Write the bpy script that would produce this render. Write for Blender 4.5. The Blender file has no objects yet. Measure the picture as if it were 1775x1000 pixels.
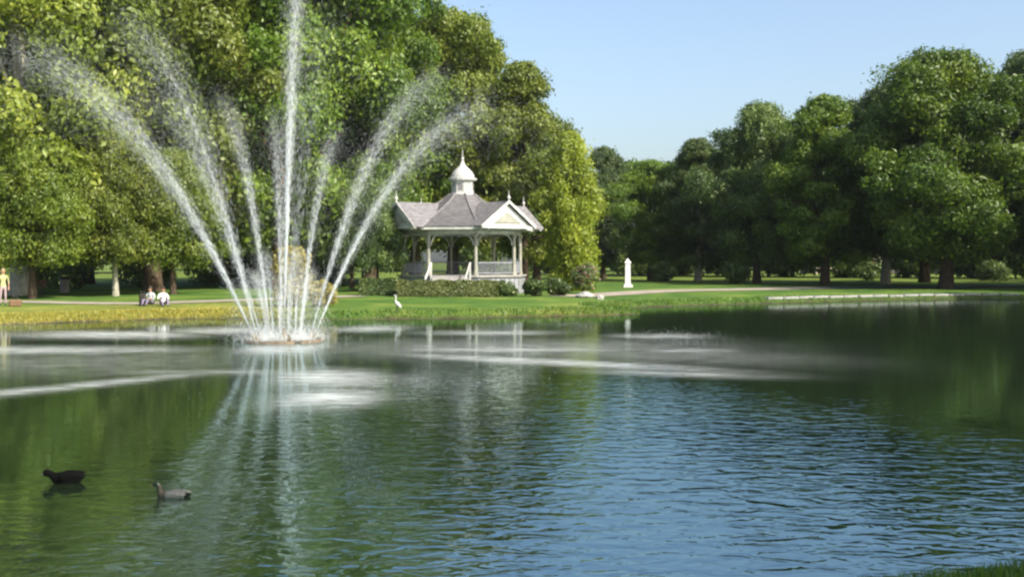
import bpy, bmesh, math, random
import numpy as np
from mathutils import Vector, Matrix

# ------------------------------------------------------------------ camera, sky, sun, exposure
SC = bpy.context.scene
COL = SC.collection
R = math.radians
F = 1900.0            # focal length in photograph pixels (photograph 1775 wide)
EYE = 2.6             # eye height above the pond

cam_d = bpy.data.cameras.new('camera')
cam_d.sensor_width = 36.0
cam_d.lens = F / 1775.0 * 36.0
cam_d.clip_end = 6000
cam = bpy.data.objects.new('camera', cam_d)
COL.objects.link(cam)
cam.location = (0, 0, EYE)
cam.rotation_euler = (R(90 - math.degrees(math.atan(50 / F))), 0, 0)
SC.camera = cam

SUN_AZ, SUN_EL = 130.0, 40.0      # bearing clockwise from the view direction (+Y), elevation
world = bpy.data.worlds.new('World')
SC.world = world
world.use_nodes = True
wn = world.node_tree.nodes
wn.clear()
w_out = wn.new('ShaderNodeOutputWorld')
w_bg = wn.new('ShaderNodeBackground')
w_sky = wn.new('ShaderNodeTexSky')
w_sky.sky_type = 'NISHITA'
w_sky.sun_disc = False
w_sky.sun_elevation = R(SUN_EL)
w_sky.sun_rotation = R(SUN_AZ)
w_sky.altitude = 100
w_sky.air_density = 1.0
w_sky.dust_density = 3.6
w_sky.ozone_density = 1.3
w_bg.inputs['Strength'].default_value = 0.118
world.node_tree.links.new(w_sky.outputs[0], w_bg.inputs['Color'])
world.node_tree.links.new(w_bg.outputs[0], w_out.inputs['Surface'])

sun_d = bpy.data.lights.new('sun', 'SUN')
sun_d.energy = 4.2
sun_d.angle = R(0.6)
sun_d.color = (1.0, 0.93, 0.80)
sun = bpy.data.objects.new('sun', sun_d)
COL.objects.link(sun)
sdir = Vector((math.sin(R(SUN_AZ)) * math.cos(R(SUN_EL)), math.cos(R(SUN_AZ)) * math.cos(R(SUN_EL)), math.sin(R(SUN_EL))))
sun.rotation_euler = sdir.to_track_quat('Z', 'Y').to_euler()
sun.location = (60, -30, 60)

SC.view_settings.view_transform = 'Standard'
SC.view_settings.look = 'None'
SC.view_settings.exposure = 1.1
SC.view_settings.gamma = 1.0
SC.render.engine = 'CYCLES'
SC.cycles.filter_width = 2.4
SC.cycles.max_bounces = 8
SC.cycles.transparent_max_bounces = 24
SC.cycles.use_denoising = True

# ------------------------------------------------------------------ helpers
def at(px, d, z=0.0):
    return Vector(((px - 887.5) / F * d, d, z))

def tag(o, label=None, cat=None, group=None, kind=None):
    if label: o['label'] = label
    if cat: o['category'] = cat
    if group: o['group'] = group
    if kind: o['kind'] = kind
    return o

def empty(name, loc, rz=0.0):
    o = bpy.data.objects.new(name, None)
    o.empty_display_size = 0.3
    COL.objects.link(o)
    o.location = loc
    o.rotation_euler = (0, 0, rz)
    return o

def link(name, me, parent=None, loc=None, rot=None, scale=None):
    o = bpy.data.objects.new(name, me)
    COL.objects.link(o)
    if parent: o.parent = parent
    if loc is not None: o.location = loc
    if rot is not None: o.rotation_euler = rot
    if scale is not None: o.scale = scale
    return o

def np_mesh(name, V, Fc, mat=None, smooth=False):
    """V (n,3) array, Fc (m,k) array of equal-size faces"""
    V = np.asarray(V, np.float32); Fc = np.asarray(Fc, np.int32)
    me = bpy.data.meshes.new(name)
    k = Fc.shape[1]
    me.vertices.add(len(V)); me.vertices.foreach_set('co', V.ravel())
    me.loops.add(Fc.size); me.loops.foreach_set('vertex_index', Fc.ravel())
    me.polygons.add(len(Fc))
    me.polygons.foreach_set('loop_start', np.arange(0, Fc.size, k, dtype=np.int32))
    me.polygons.foreach_set('loop_total', np.full(len(Fc), k, np.int32))
    if smooth: me.polygons.foreach_set('use_smooth', np.ones(len(Fc), bool))
    me.update(calc_edges=True)
    if mat: me.materials.append(mat)
    return me

class MB:
    """collects simple shapes into one mesh"""
    def __init__(s): s.bm = bmesh.new()
    def face(s, pts):
        vs = [s.bm.verts.new(p) for p in pts]
        return s.bm.faces.new(vs)
    def prism(s, pts, ext):
        """closed prism: polygon pts extruded by vector ext"""
        ext = Vector(ext); pts = [Vector(p) for p in pts]
        a = [s.bm.verts.new(p) for p in pts]; b = [s.bm.verts.new(p + ext) for p in pts]
        n = len(pts)
        s.bm.faces.new(a[::-1]); s.bm.faces.new(b)
        for i in range(n): s.bm.faces.new((a[i], a[(i + 1) % n], b[(i + 1) % n], b[i]))
        return s
    def box(s, c, size, rz=0.0, M=None):
        c = Vector(c); hx, hy, hz = [q / 2 for q in size]
        m = Matrix.Translation(c) @ Matrix.Rotation(rz, 4, 'Z')
        if M is not None: m = M @ m
        pts = [m @ Vector(p) for p in ((-hx, -hy, -hz), (hx, -hy, -hz), (hx, hy, -hz), (-hx, hy, -hz))]
        return s.prism(pts, m.to_3x3() @ Vector((0, 0, 2 * hz)))
    def beam(s, a, b, w, h):
        a, b = Vector(a), Vector(b); d = (b - a)
        side = Vector((-d.y, d.x, 0))
        side = side.normalized() if side.length > 1e-6 else Vector((1, 0, 0))
        up = d.cross(side).normalized()
        if up.z < 0: up = -up
        pts = [a + side * sx * w / 2 + up * sy * h / 2 for sx, sy in ((-1, -1), (1, -1), (1, 1), (-1, 1))]
        return s.prism(pts, d)
    def lathe(s, prof, n=16, c=(0, 0, 0), off=0.0):
        """prof: list of (r,z)"""
        c = Vector(c); rings = []
        for r, z in prof:
            rings.append([s.bm.verts.new(c + Vector((r * math.cos(off + 2 * math.pi * i / n), r * math.sin(off + 2 * math.pi * i / n), z))) for i in range(n)])
        for a, b in zip(rings, rings[1:]):
            for i in range(n): s.bm.faces.new((a[i], a[(i + 1) % n], b[(i + 1) % n], b[i]))
        s.bm.faces.new(rings[0][::-1]); s.bm.faces.new(rings[-1])
        return s
    def tube(s, pts, radii, n=8):
        pts = [Vector(p) for p in pts]
        rings = []
        for i, p in enumerate(pts):
            d = (pts[min(i + 1, len(pts) - 1)] - pts[max(i - 1, 0)]).normalized()
            ref = Vector((1, 0, 0)) if abs(d.x) < 0.8 else Vector((0, 1, 0))
            u = d.cross(ref).normalized(); v = d.cross(u)
            r = radii[i]
            rw, rh = (r, r) if not isinstance(r, tuple) else r
            rings.append([s.bm.verts.new(p + u * math.cos(2 * math.pi * k / n) * rw + v * math.sin(2 * math.pi * k / n) * rh) for k in range(n)])
        for a, b in zip(rings, rings[1:]):
            for k in range(n): s.bm.faces.new((a[k], a[(k + 1) % n], b[(k + 1) % n], b[k]))
        s.bm.faces.new(rings[0][::-1]); s.bm.faces.new(rings[-1])
        return s
    def build(s, name, mat, parent=None, smooth=False, loc=None, rot=None, bevel=0.0):
        bmesh.ops.recalc_face_normals(s.bm, faces=s.bm.faces[:])
        if bevel > 0:
            bmesh.ops.bevel(s.bm, geom=s.bm.edges[:], offset=bevel, segments=1, affect='EDGES', clamp_overlap=True)
        me = bpy.data.meshes.new(name)
        s.bm.to_mesh(me); s.bm.free()
        if mat: me.materials.append(mat)
        if smooth:
            for p in me.polygons: p.use_smooth = True
        return link(name, me, parent, loc, rot)

# ------------------------------------------------------------------ materials
def new_mat(name):
    m = bpy.data.materials.new(name); m.use_nodes = True
    nt = m.node_tree; nt.nodes.clear()
    out = nt.nodes.new('ShaderNodeOutputMaterial')
    return m, nt, out

def N(nt, kind, **kw):
    n = nt.nodes.new(kind)
    for k, v in kw.items():
        if k in n.inputs: n.inputs[k].default_value = v
        else: setattr(n, k, v)
    return n

def ramp(nt, fac, stops):
    r = nt.nodes.new('ShaderNodeValToRGB')
    el = r.color_ramp.elements
    while len(el) < len(stops): el.new(0.5)
    for e, (p, c) in zip(el, stops):
        e.position = p; e.color = (*c, 1) if len(c) == 3 else c
    nt.links.new(fac, r.inputs[0])
    return r.outputs[0]

def surf(name, c1, c2, scale=4.0, rough=0.7, bump=0.15, bscale=None, spec=0.3, detail=5, dist=0.02, metal=0.0, stretch=None):
    """a weathered surface: two tones by noise, with fine relief"""
    m, nt, out = new_mat(name)
    b = N(nt, 'ShaderNodeBsdfPrincipled', Roughness=rough, Metallic=metal)
    b.inputs['Specular IOR Level'].default_value = spec
    tc = N(nt, 'ShaderNodeTexCoord')
    mp = N(nt, 'ShaderNodeMapping')
    if stretch: mp.inputs['Scale'].default_value = stretch
    nt.links.new(tc.outputs['Object'], mp.inputs[0])
    n1 = N(nt, 'ShaderNodeTexNoise', Scale=scale, Detail=detail, Roughness=0.6)
    nt.links.new(mp.outputs[0], n1.inputs['Vector'])
    c = ramp(nt, n1.outputs[0], [(0.3, c1), (0.7, c2)])
    nt.links.new(c, b.inputs['Base Color'])
    if bump:
        n2 = N(nt, 'ShaderNodeTexNoise', Scale=bscale or scale * 6, Detail=3)
        nt.links.new(mp.outputs[0], n2.inputs['Vector'])
        bp = N(nt, 'ShaderNodeBump', Strength=bump, Distance=dist)
        nt.links.new(n2.outputs[0], bp.inputs['Height'])
        nt.links.new(bp.outputs[0], b.inputs['Normal'])
    nt.links.new(b.outputs[0], out.inputs[0])
    return m

def leaf_mat(name, dark, mid, light, trans=0.4, vary=0.25):
    m, nt, out = new_mat(name)
    at_ = N(nt, 'ShaderNodeAttribute', attribute_name='tint')
    oi = N(nt, 'ShaderNodeObjectInfo')
    c = ramp(nt, at_.outputs['Fac'], [(0.0, dark), (0.5, mid), (1.0, light)])
    hs = N(nt, 'ShaderNodeHueSaturation')
    mr = N(nt, 'ShaderNodeMapRange'); mr.inputs['To Min'].default_value = 1 - vary; mr.inputs['To Max'].default_value = 1 + vary
    nt.links.new(oi.outputs['Random'], mr.inputs['Value'])
    nt.links.new(mr.outputs[0], hs.inputs['Value'])
    nt.links.new(c, hs.inputs['Color'])
    b = N(nt, 'ShaderNodeBsdfPrincipled', Roughness=0.45)
    b.inputs['Specular IOR Level'].default_value = 0.45
    nt.links.new(hs.outputs[0], b.inputs['Base Color'])
    t = N(nt, 'ShaderNodeBsdfTranslucent')
    mx2 = N(nt, 'ShaderNodeMix', data_type='RGBA', blend_type='MULTIPLY')
    mx2.inputs['Factor'].default_value = 1.0
    mx2.inputs['B'].default_value = (1.25, 1.25, 0.5, 1)
    nt.links.new(hs.outputs[0], mx2.inputs['A'])
    nt.links.new(mx2.outputs['Result'], t.inputs['Color'])
    mx = N(nt, 'ShaderNodeMixShader'); mx.inputs[0].default_value = trans
    nt.links.new(b.outputs[0], mx.inputs[1]); nt.links.new(t.outputs[0], mx.inputs[2])
    nt.links.new(mx.outputs[0], out.inputs[0])
    return m

M = {}
M['white'] = surf('white_paint', (0.30, 0.30, 0.29), (0.56, 0.56, 0.53), 1.2, 0.5, 0.08)
M['cream'] = surf('cream_paint', (0.18, 0.18, 0.15), (0.33, 0.33, 0.28), 2.0, 0.5, 0.08)
M['slate'] = surf('grey_slate', (0.10, 0.097, 0.10), (0.22, 0.21, 0.215), 2.5, 0.55, 0.3, 12, stretch=(1, 1, 3))
M['podium'] = surf('grey_painted_boards', (0.17, 0.18, 0.20), (0.30, 0.31, 0.33), 2.0, 0.7, 0.2)
M['rail'] = surf('grey_blue_paint', (0.15, 0.165, 0.19), (0.25, 0.265, 0.29), 2.0, 0.6, 0.1)
M['floor'] = surf('grey_floor_boards', (0.22, 0.21, 0.20), (0.32, 0.31, 0.29), 3.0, 0.7, 0.2)
M['ceil'] = surf('ceiling_boards', (0.25, 0.26, 0.25), (0.34, 0.35, 0.33), 3.0, 0.7, 0.1)
M['louver'] = surf('dark_louver', (0.12, 0.12, 0.12), (0.22, 0.22, 0.22), 5, 0.6, 0.1)
M['step'] = surf('worn_concrete', (0.28, 0.27, 0.26), (0.40, 0.39, 0.37), 4, 0.85, 0.3)
M['bark'] = surf('brown_bark', (0.035, 0.026, 0.018), (0.10, 0.075, 0.05), 3, 0.9, 0.8, 10, 0.1, dist=0.06, stretch=(3, 3, 0.6))
M['bark_rainbow'] = surf('rainbow_tinted_bark', (0.07, 0.035, 0.015), (0.19, 0.10, 0.04), 3, 0.9, 0.8, 10, 0.1, dist=0.06, stretch=(3, 3, 0.6))  # brown bark with the orange of the spray's rainbow painted in
M['bark_pale'] = surf('pale_bark', (0.16, 0.15, 0.11), (0.42, 0.41, 0.33), 3, 0.85, 0.6, 10, 0.1, dist=0.05, stretch=(3, 3, 0.8))
M['stone'] = surf('pale_stone', (0.16, 0.16, 0.15), (0.30, 0.295, 0.275), 3, 0.8, 0.4)
M['statue'] = surf('white_marble', (0.46, 0.47, 0.46), (0.66, 0.66, 0.64), 3, 0.45, 0.1)
M['rock'] = surf('light_rock', (0.22, 0.215, 0.20), (0.42, 0.41, 0.385), 4, 0.85, 0.6)
M['path'] = surf('gravel_path', (0.20, 0.175, 0.14), (0.34, 0.30, 0.24), 1.5, 0.9, 0.5, 60)
M['asphalt'] = surf('asphalt', (0.045, 0.045, 0.05), (0.075, 0.072, 0.078), 1.5, 0.85, 0.4, 60)
M['wood'] = surf('bench_wood', (0.10, 0.055, 0.03), (0.20, 0.12, 0.07), 4, 0.7, 0.3, stretch=(0.3, 6, 6))
M['iron'] = surf('dark_iron', (0.02, 0.022, 0.022), (0.045, 0.047, 0.045), 6, 0.5, 0.15, metal=0.6)
M['wall'] = surf('beige_render', (0.40, 0.36, 0.29), (0.52, 0.48, 0.40), 0.8, 0.9, 0.2)
M['tile'] = surf('grey_roofing', (0.12, 0.11, 0.11), (0.20, 0.19, 0.19), 2, 0.8, 0.3)
M['pane'] = surf('dark_glass', (0.02, 0.025, 0.03), (0.035, 0.04, 0.045), 1, 0.08, 0.0, spec=0.6)
M['float'] = surf('tan_float', (0.07, 0.050, 0.025), (0.15, 0.105, 0.055), 5, 0.5, 0.1)
M['brass'] = surf('weathered_brass', (0.16, 0.11, 0.05), (0.26, 0.19, 0.09), 8, 0.45, 0.1, metal=0.8)
M['leaf_mid'] = leaf_mat('leaf_mid', (0.046, 0.092, 0.010), (0.105, 0.185, 0.020), (0.22, 0.29, 0.034))
M['leaf_olive'] = leaf_mat('leaf_olive', (0.068, 0.105, 0.012), (0.15, 0.20, 0.026), (0.27, 0.30, 0.045))
M['leaf_yellow'] = leaf_mat('leaf_yellow', (0.13, 0.18, 0.016), (0.24, 0.30, 0.03), (0.38, 0.41, 0.06), 0.45, 0.1)
M['leaf_lime'] = leaf_mat('leaf_lime', (0.07, 0.115, 0.012), (0.135, 0.195, 0.022), (0.24, 0.28, 0.04), 0.45, 0.1)
M['leaf_dark'] = leaf_mat('leaf_dark', (0.038, 0.068, 0.024), (0.085, 0.135, 0.040), (0.19, 0.25, 0.06), 0.4)
M['leaf_gold'] = leaf_mat('leaf_gold', (0.16, 0.14, 0.03), (0.26, 0.23, 0.05), (0.36, 0.31, 0.08), 0.4, 0.05)
M['hedge'] = leaf_mat('hedge_leaf', (0.06, 0.085, 0.02), (0.12, 0.15, 0.04), (0.19, 0.21, 0.07), 0.25, 0.1)
M['flower'] = leaf_mat('pink_flower', (0.18, 0.07, 0.08), (0.34, 0.16, 0.17), (0.52, 0.32, 0.32), 0.3, 0.05)
M['grass'] = leaf_mat('grass_blade', (0.035, 0.085, 0.012), (0.075, 0.155, 0.02), (0.14, 0.22, 0.03), 0.4, 0.0)
M['dry'] = leaf_mat('dry_grass_blade', (0.13, 0.15, 0.025), (0.26, 0.26, 0.045), (0.38, 0.34, 0.07), 0.4, 0.0)

# water drops: bright scattering spray, half see-through
m, nt, out = new_mat('spray')
d_ = N(nt, 'ShaderNodeBsdfDiffuse'); d_.inputs['Color'].default_value = (0.90, 0.93, 0.93, 1)
t_ = N(nt, 'ShaderNodeBsdfTranslucent'); t_.inputs['Color'].default_value = (0.90, 0.93, 0.93, 1)
x1 = N(nt, 'ShaderNodeMixShader'); x1.inputs[0].default_value = 0.45
tr = N(nt, 'ShaderNodeBsdfTransparent')
x2 = N(nt, 'ShaderNodeMixShader'); x2.inputs[0].default_value = 0.80
nt.links.new(d_.outputs[0], x1.inputs[1]); nt.links.new(t_.outputs[0], x1.inputs[2])
nt.links.new(x1.outputs[0], x2.inputs[1]); nt.links.new(tr.outputs[0], x2.inputs[2])
nt.links.new(x2.outputs[0], out.inputs[0])
M['spray'] = m

# lawn
m, nt, out = new_mat('lawn')
b = N(nt, 'ShaderNodeBsdfPrincipled', Roughness=0.85); b.inputs['Specular IOR Level'].default_value = 0.1
tc = N(nt, 'ShaderNodeTexCoord')
n1 = N(nt, 'ShaderNodeTexNoise', Scale=0.25, Detail=8, Roughness=0.65); nt.links.new(tc.outputs['Object'], n1.inputs['Vector'])
n2 = N(nt, 'ShaderNodeTexNoise', Scale=2.2, Detail=6, Roughness=0.7); nt.links.new(tc.outputs['Object'], n2.inputs['Vector'])
g = ramp(nt, n1.outputs[0], [(0.33, (0.035, 0.085, 0.018)), (0.47, (0.060, 0.120, 0.022)), (0.58, (0.10, 0.16, 0.028)), (0.7, (0.18, 0.20, 0.05))])
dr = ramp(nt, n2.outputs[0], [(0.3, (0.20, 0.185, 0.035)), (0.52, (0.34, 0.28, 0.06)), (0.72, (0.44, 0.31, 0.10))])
soil = ramp(nt, n2.outputs[0], [(0.3, (0.03, 0.026, 0.016)), (0.7, (0.075, 0.062, 0.038))])
ad = N(nt, 'ShaderNodeAttribute', attribute_name='dry')  # dry grass, and a sunlit strip painted yellower
asl = N(nt, 'ShaderNodeAttribute', attribute_name='soil')
def mixrgb(fac, a, bb):
    x = N(nt, 'ShaderNodeMix', data_type='RGBA')
    nt.links.new(fac, x.inputs['Factor']); nt.links.new(a, x.inputs['A']); nt.links.new(bb, x.inputs['B'])
    return x.outputs['Result']
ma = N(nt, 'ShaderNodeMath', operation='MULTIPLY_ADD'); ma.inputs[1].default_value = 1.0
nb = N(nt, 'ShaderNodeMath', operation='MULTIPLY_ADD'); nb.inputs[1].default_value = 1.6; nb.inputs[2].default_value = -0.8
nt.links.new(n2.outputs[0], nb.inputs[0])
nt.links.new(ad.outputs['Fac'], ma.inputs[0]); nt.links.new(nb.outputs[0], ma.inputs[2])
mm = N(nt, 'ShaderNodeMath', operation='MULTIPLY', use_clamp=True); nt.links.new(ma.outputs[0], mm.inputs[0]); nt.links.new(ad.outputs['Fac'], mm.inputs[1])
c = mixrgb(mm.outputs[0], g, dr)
c = mixrgb(asl.outputs['Fac'], c, soil)
nt.links.new(c, b.inputs['Base Color'])
bp = N(nt, 'ShaderNodeBump', Strength=0.6, Distance=0.08)
n3 = N(nt, 'ShaderNodeTexNoise', Scale=14, Detail=4); nt.links.new(tc.outputs['Object'], n3.inputs['Vector'])
nt.links.new(n3.outputs[0], bp.inputs['Height']); nt.links.new(bp.outputs[0], b.inputs['Normal'])
nt.links.new(b.outputs[0], out.inputs[0])
M['lawn'] = m

# pond water
m, nt, out = new_mat('pond_water')
b = N(nt, 'ShaderNodeBsdfPrincipled', Roughness=0.05, IOR=5.0)
b.inputs['Specular Tint'].default_value = (0.74, 0.96, 1.0, 1)
b.inputs['Base Color'].default_value = (0.010, 0.017, 0.008, 1)
tc = N(nt, 'ShaderNodeTexCoord')
rip = N(nt, 'ShaderNodeAttribute', attribute_name='ripple')
fo = N(nt, 'ShaderNodeAttribute', attribute_name='foam_sheen')
mp = N(nt, 'ShaderNodeMapping'); mp.inputs['Scale'].default_value = (0.75, 1.25, 1); mp.inputs['Rotation'].default_value = (0, 0, R(8))
nt.links.new(tc.outputs['Object'], mp.inputs[0])
wv1 = N(nt, 'ShaderNodeTexNoise', Scale=3.4, Detail=2.5, Roughness=0.5, Distortion=0.6); nt.links.new(mp.outputs[0], wv1.inputs['Vector'])
wv2 = N(nt, 'ShaderNodeTexNoise', Scale=0.9, Detail=1.0); nt.links.new(mp.outputs[0], wv2.inputs['Vector'])
wv3 = N(nt, 'ShaderNodeTexNoise', Scale=9.0, Detail=1.0); nt.links.new(mp.outputs[0], wv3.inputs['Vector'])
h1 = N(nt, 'ShaderNodeMath', operation='MULTIPLY'); nt.links.new(wv1.outputs[0], h1.inputs[0]); nt.links.new(rip.outputs['Fac'], h1.inputs[1])
h2 = N(nt, 'ShaderNodeMath', operation='MULTIPLY_ADD'); h2.inputs[1].default_value = 0.10
nt.links.new(wv2.outputs[0], h2.inputs[0]); nt.links.new(h1.outputs[0], h2.inputs[2])
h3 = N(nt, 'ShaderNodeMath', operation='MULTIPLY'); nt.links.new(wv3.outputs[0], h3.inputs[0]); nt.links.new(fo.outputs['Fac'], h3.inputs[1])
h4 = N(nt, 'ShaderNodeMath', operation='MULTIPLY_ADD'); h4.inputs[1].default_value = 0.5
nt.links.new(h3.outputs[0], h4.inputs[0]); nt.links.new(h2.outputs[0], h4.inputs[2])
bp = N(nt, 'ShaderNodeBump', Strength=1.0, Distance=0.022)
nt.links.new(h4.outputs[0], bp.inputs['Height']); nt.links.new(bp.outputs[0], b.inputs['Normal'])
foam_sheen = N(nt, 'ShaderNodeBsdfPrincipled', Roughness=0.6); foam_sheen.inputs['Base Color'].default_value = (0.70, 0.74, 0.74, 1)  # pale colour for froth and for painted sky reflection
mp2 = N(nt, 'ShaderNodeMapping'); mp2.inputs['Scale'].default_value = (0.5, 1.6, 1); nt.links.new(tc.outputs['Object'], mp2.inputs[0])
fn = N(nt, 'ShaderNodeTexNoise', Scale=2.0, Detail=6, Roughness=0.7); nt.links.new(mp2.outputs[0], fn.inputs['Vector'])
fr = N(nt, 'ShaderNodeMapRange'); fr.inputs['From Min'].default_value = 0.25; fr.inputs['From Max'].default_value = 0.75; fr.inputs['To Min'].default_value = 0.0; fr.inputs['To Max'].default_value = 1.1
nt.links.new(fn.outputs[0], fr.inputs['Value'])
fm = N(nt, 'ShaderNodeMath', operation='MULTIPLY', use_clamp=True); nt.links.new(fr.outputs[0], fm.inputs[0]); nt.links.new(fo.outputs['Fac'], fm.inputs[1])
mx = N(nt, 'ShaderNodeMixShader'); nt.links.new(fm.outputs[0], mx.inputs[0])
nt.links.new(b.outputs[0], mx.inputs[1]); nt.links.new(foam_sheen.outputs[0], mx.inputs[2])
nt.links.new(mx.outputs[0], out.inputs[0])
M['water'] = m

# ------------------------------------------------------------------ the ground and the pond
POND_CTRL = [(-48, 10), (-30, 6.0), (-14, 6.6), (-5, 7.2), (0.5, 7.8), (2.9, 8.6), (4.6, 9.35), (8, 12), (14.5, 18), (23, 32), (30.5, 48), (36, 62),
             (37, 70.5), (33, 73.2), (25, 70.5), (17.5, 66.5), (12, 63), (7.5, 60), (5.0, 56.5), (6.2, 53.5), (5.2, 51.6), (1.0, 49.8), (-4, 48), (-9, 47.4),
             (-13.5, 48.6), (-17, 46.5), (-21, 43.5), (-30, 39), (-44, 28)]
def catmull(P, n=10):
    P = np.array(P, float); out = []
    for i in range(len(P)):
        p0, p1, p2, p3 = P[i - 1], P[i], P[(i + 1) % len(P)], P[(i + 2) % len(P)]
        for k in range(n):
            t = k / n
            out.append(0.5 * ((2 * p1) + (-p0 + p2) * t + (2 * p0 - 5 * p1 + 4 * p2 - p3) * t * t + (-p0 + 3 * p1 - 3 * p2 + p3) * t ** 3))
    return np.array(out)
POND = catmull(POND_CTRL)
def pond_dist(x, y):
    """signed distance to the shoreline, positive on land"""
    x = np.asarray(x, float).ravel(); y = np.asarray(y, float).ravel()
    best = np.full(x.shape, 1e9); inside = np.zeros(x.shape, bool)
    for a, b in zip(POND, np.roll(POND, -1, 0)):
        d = b - a; L = d @ d
        t = np.clip(((x - a[0]) * d[0] + (y - a[1]) * d[1]) / L, 0, 1)
        best = np.minimum(best, np.hypot(x - a[0] - t * d[0], y - a[1] - t * d[1]))
        cr = ((a[1] > y) != (b[1] > y))
        with np.errstate(divide='ignore', invalid='ignore'):
            xi = (b[0] - a[0]) * (y - a[1]) / (b[1] - a[1]) + a[0]
        inside ^= cr & (x < xi)
    return np.where(inside, -best, best)
def sstep(a, b, x):
    t = np.clip((x - a) / (b - a), 0, 1); return t * t * (3 - 2 * t)
def ground_z(x, y):
    x = np.asarray(x, float).ravel(); y = np.asarray(y, float).ravel()
    d = pond_dist(x, y)
    land = 0.02 + 0.30 * (1 - np.exp(-np.maximum(d, 0) / 0.7)) + 0.16 * sstep(2, 22, d) + 0.5 * sstep(0, 9, d) * sstep(14, 6, y)
    land += 0.03 * np.sin(x * 0.31 + 1.3) * np.sin(y * 0.23) * sstep(1, 5, d)
    bed = np.maximum(-0.9, 0.02 + d * 0.35)
    return np.where(d > 0, land, bed)
def gz(x, y): return float(ground_z([x], [y])[0])
def on_ground(px, d): 
    p = at(px, d); p.z = gz(p.x, p.y); return p

def axis(lo, a, b, hi, step, grow=1.35):
    mid = list(np.arange(a, b + 1e-6, step)); l, r_, s = [], [], step
    v = a
    while v > lo: s *= grow; v -= s; l.append(v)
    v, s = b, step
    while v < hi: s *= grow; v += s; r_.append(v)
    return np.array(l[::-1] + mid + r_)
xs = axis(-700, -52, 60, 700, 0.6); ys = axis(-250, 4, 100, 900, 0.6)
X, Y = np.meshgrid(xs, ys)
Z = ground_z(X, Y)
V = np.stack([X.ravel(), Y.ravel(), Z], 1)
nx, ny = len(xs), len(ys)
ii = np.arange(nx * ny).reshape(ny, nx)
Q = np.stack([ii[:-1, :-1], ii[:-1, 1:], ii[1:, 1:], ii[1:, :-1]], -1).reshape(-1, 4)
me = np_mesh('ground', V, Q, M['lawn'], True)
D = pond_dist(X, Y); xf, yf = X.ravel(), Y.ravel()
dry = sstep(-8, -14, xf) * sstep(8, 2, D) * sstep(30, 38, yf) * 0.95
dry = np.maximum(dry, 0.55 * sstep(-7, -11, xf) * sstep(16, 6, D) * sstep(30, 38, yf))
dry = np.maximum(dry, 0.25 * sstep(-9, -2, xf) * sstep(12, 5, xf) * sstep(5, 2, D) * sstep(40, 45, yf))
dry = np.maximum(dry, 0.55 * sstep(-3, 2, xf) * sstep(9, 5.5, xf) * sstep(3.2, 1.2, D) * sstep(46, 49, yf))  # sunlit strip of the far bank, its brightness painted into the grass colour
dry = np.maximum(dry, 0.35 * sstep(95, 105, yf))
soil_a = sstep(0.35, 0.02, D)
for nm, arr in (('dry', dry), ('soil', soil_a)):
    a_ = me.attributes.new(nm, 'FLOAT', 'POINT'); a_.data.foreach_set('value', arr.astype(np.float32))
ground = tag(link('ground', me), kind='structure')

# water sheet; 'ripple' = where the breeze reaches the surface, 'foam' = froth where the fountain falls plus painted sky reflection
FX, FY = at(492, 35).x, 35.0
wx = axis(-70, -26, 26, 70, 0.25, 1.5); wy = axis(2, 6, 62, 84, 0.25, 1.5)
WX, WY = np.meshgrid(wx, wy); wxf, wyf = WX.ravel(), WY.ravel()
WV = np.stack([wxf, wyf, np.zeros_like(wxf)], 1)
wi = np.arange(wxf.size).reshape(len(wy), len(wx))
WQ = np.stack([wi[:-1, :-1], wi[:-1, 1:], wi[1:, 1:], wi[1:, :-1]], -1).reshape(-1, 4)
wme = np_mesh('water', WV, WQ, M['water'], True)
wob = 0.16 * np.sin(wxf * 0.9 + 0.4 * wyf) + 0.10 * np.sin(wxf * 2.1 - wyf * 0.8 + 1)
e = np.hypot((wxf - 2.0) / 6.6, (wyf - 10.5) / 14.0) + wob * 0.6
ripple = 0.14 + 0.86 * sstep(1.35, 0.45, e)
foam_sheen = np.zeros_like(wxf)
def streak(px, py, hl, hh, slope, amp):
    """a band of foam and painted sky reflection seen round photo point (px,py): centre, half length, half depth and turn"""
    global foam_sheen
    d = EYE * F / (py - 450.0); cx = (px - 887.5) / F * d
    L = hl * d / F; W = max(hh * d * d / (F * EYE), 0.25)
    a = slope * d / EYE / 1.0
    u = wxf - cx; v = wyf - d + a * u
    foam_sheen = np.maximum(foam_sheen, amp * np.exp(-(np.abs(u) / L) ** 2.5 - (v / W) ** 2))
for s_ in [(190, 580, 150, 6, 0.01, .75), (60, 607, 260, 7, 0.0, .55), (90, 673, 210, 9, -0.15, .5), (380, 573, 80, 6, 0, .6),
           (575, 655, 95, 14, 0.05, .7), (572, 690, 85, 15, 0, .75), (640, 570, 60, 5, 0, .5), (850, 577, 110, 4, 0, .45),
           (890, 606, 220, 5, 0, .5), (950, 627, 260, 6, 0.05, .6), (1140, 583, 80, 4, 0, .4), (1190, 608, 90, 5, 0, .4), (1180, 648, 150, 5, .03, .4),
           (900, 603, 360, 17, 0, .26), (1120, 615, 270, 15, .02, .2), (120, 628, 320, 24, 0, .18), (490, 605, 75, 9, 0, .5), (350, 645, 180, 5, 0, .3)]:  # the broad faint bands: sky reflection on rough water, painted pale
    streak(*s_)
for nm, arr in (('ripple', ripple), ('foam_sheen', foam_sheen)):
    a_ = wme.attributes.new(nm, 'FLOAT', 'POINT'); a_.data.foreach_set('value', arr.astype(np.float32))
water = tag(link('water', wme), kind='structure')

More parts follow.
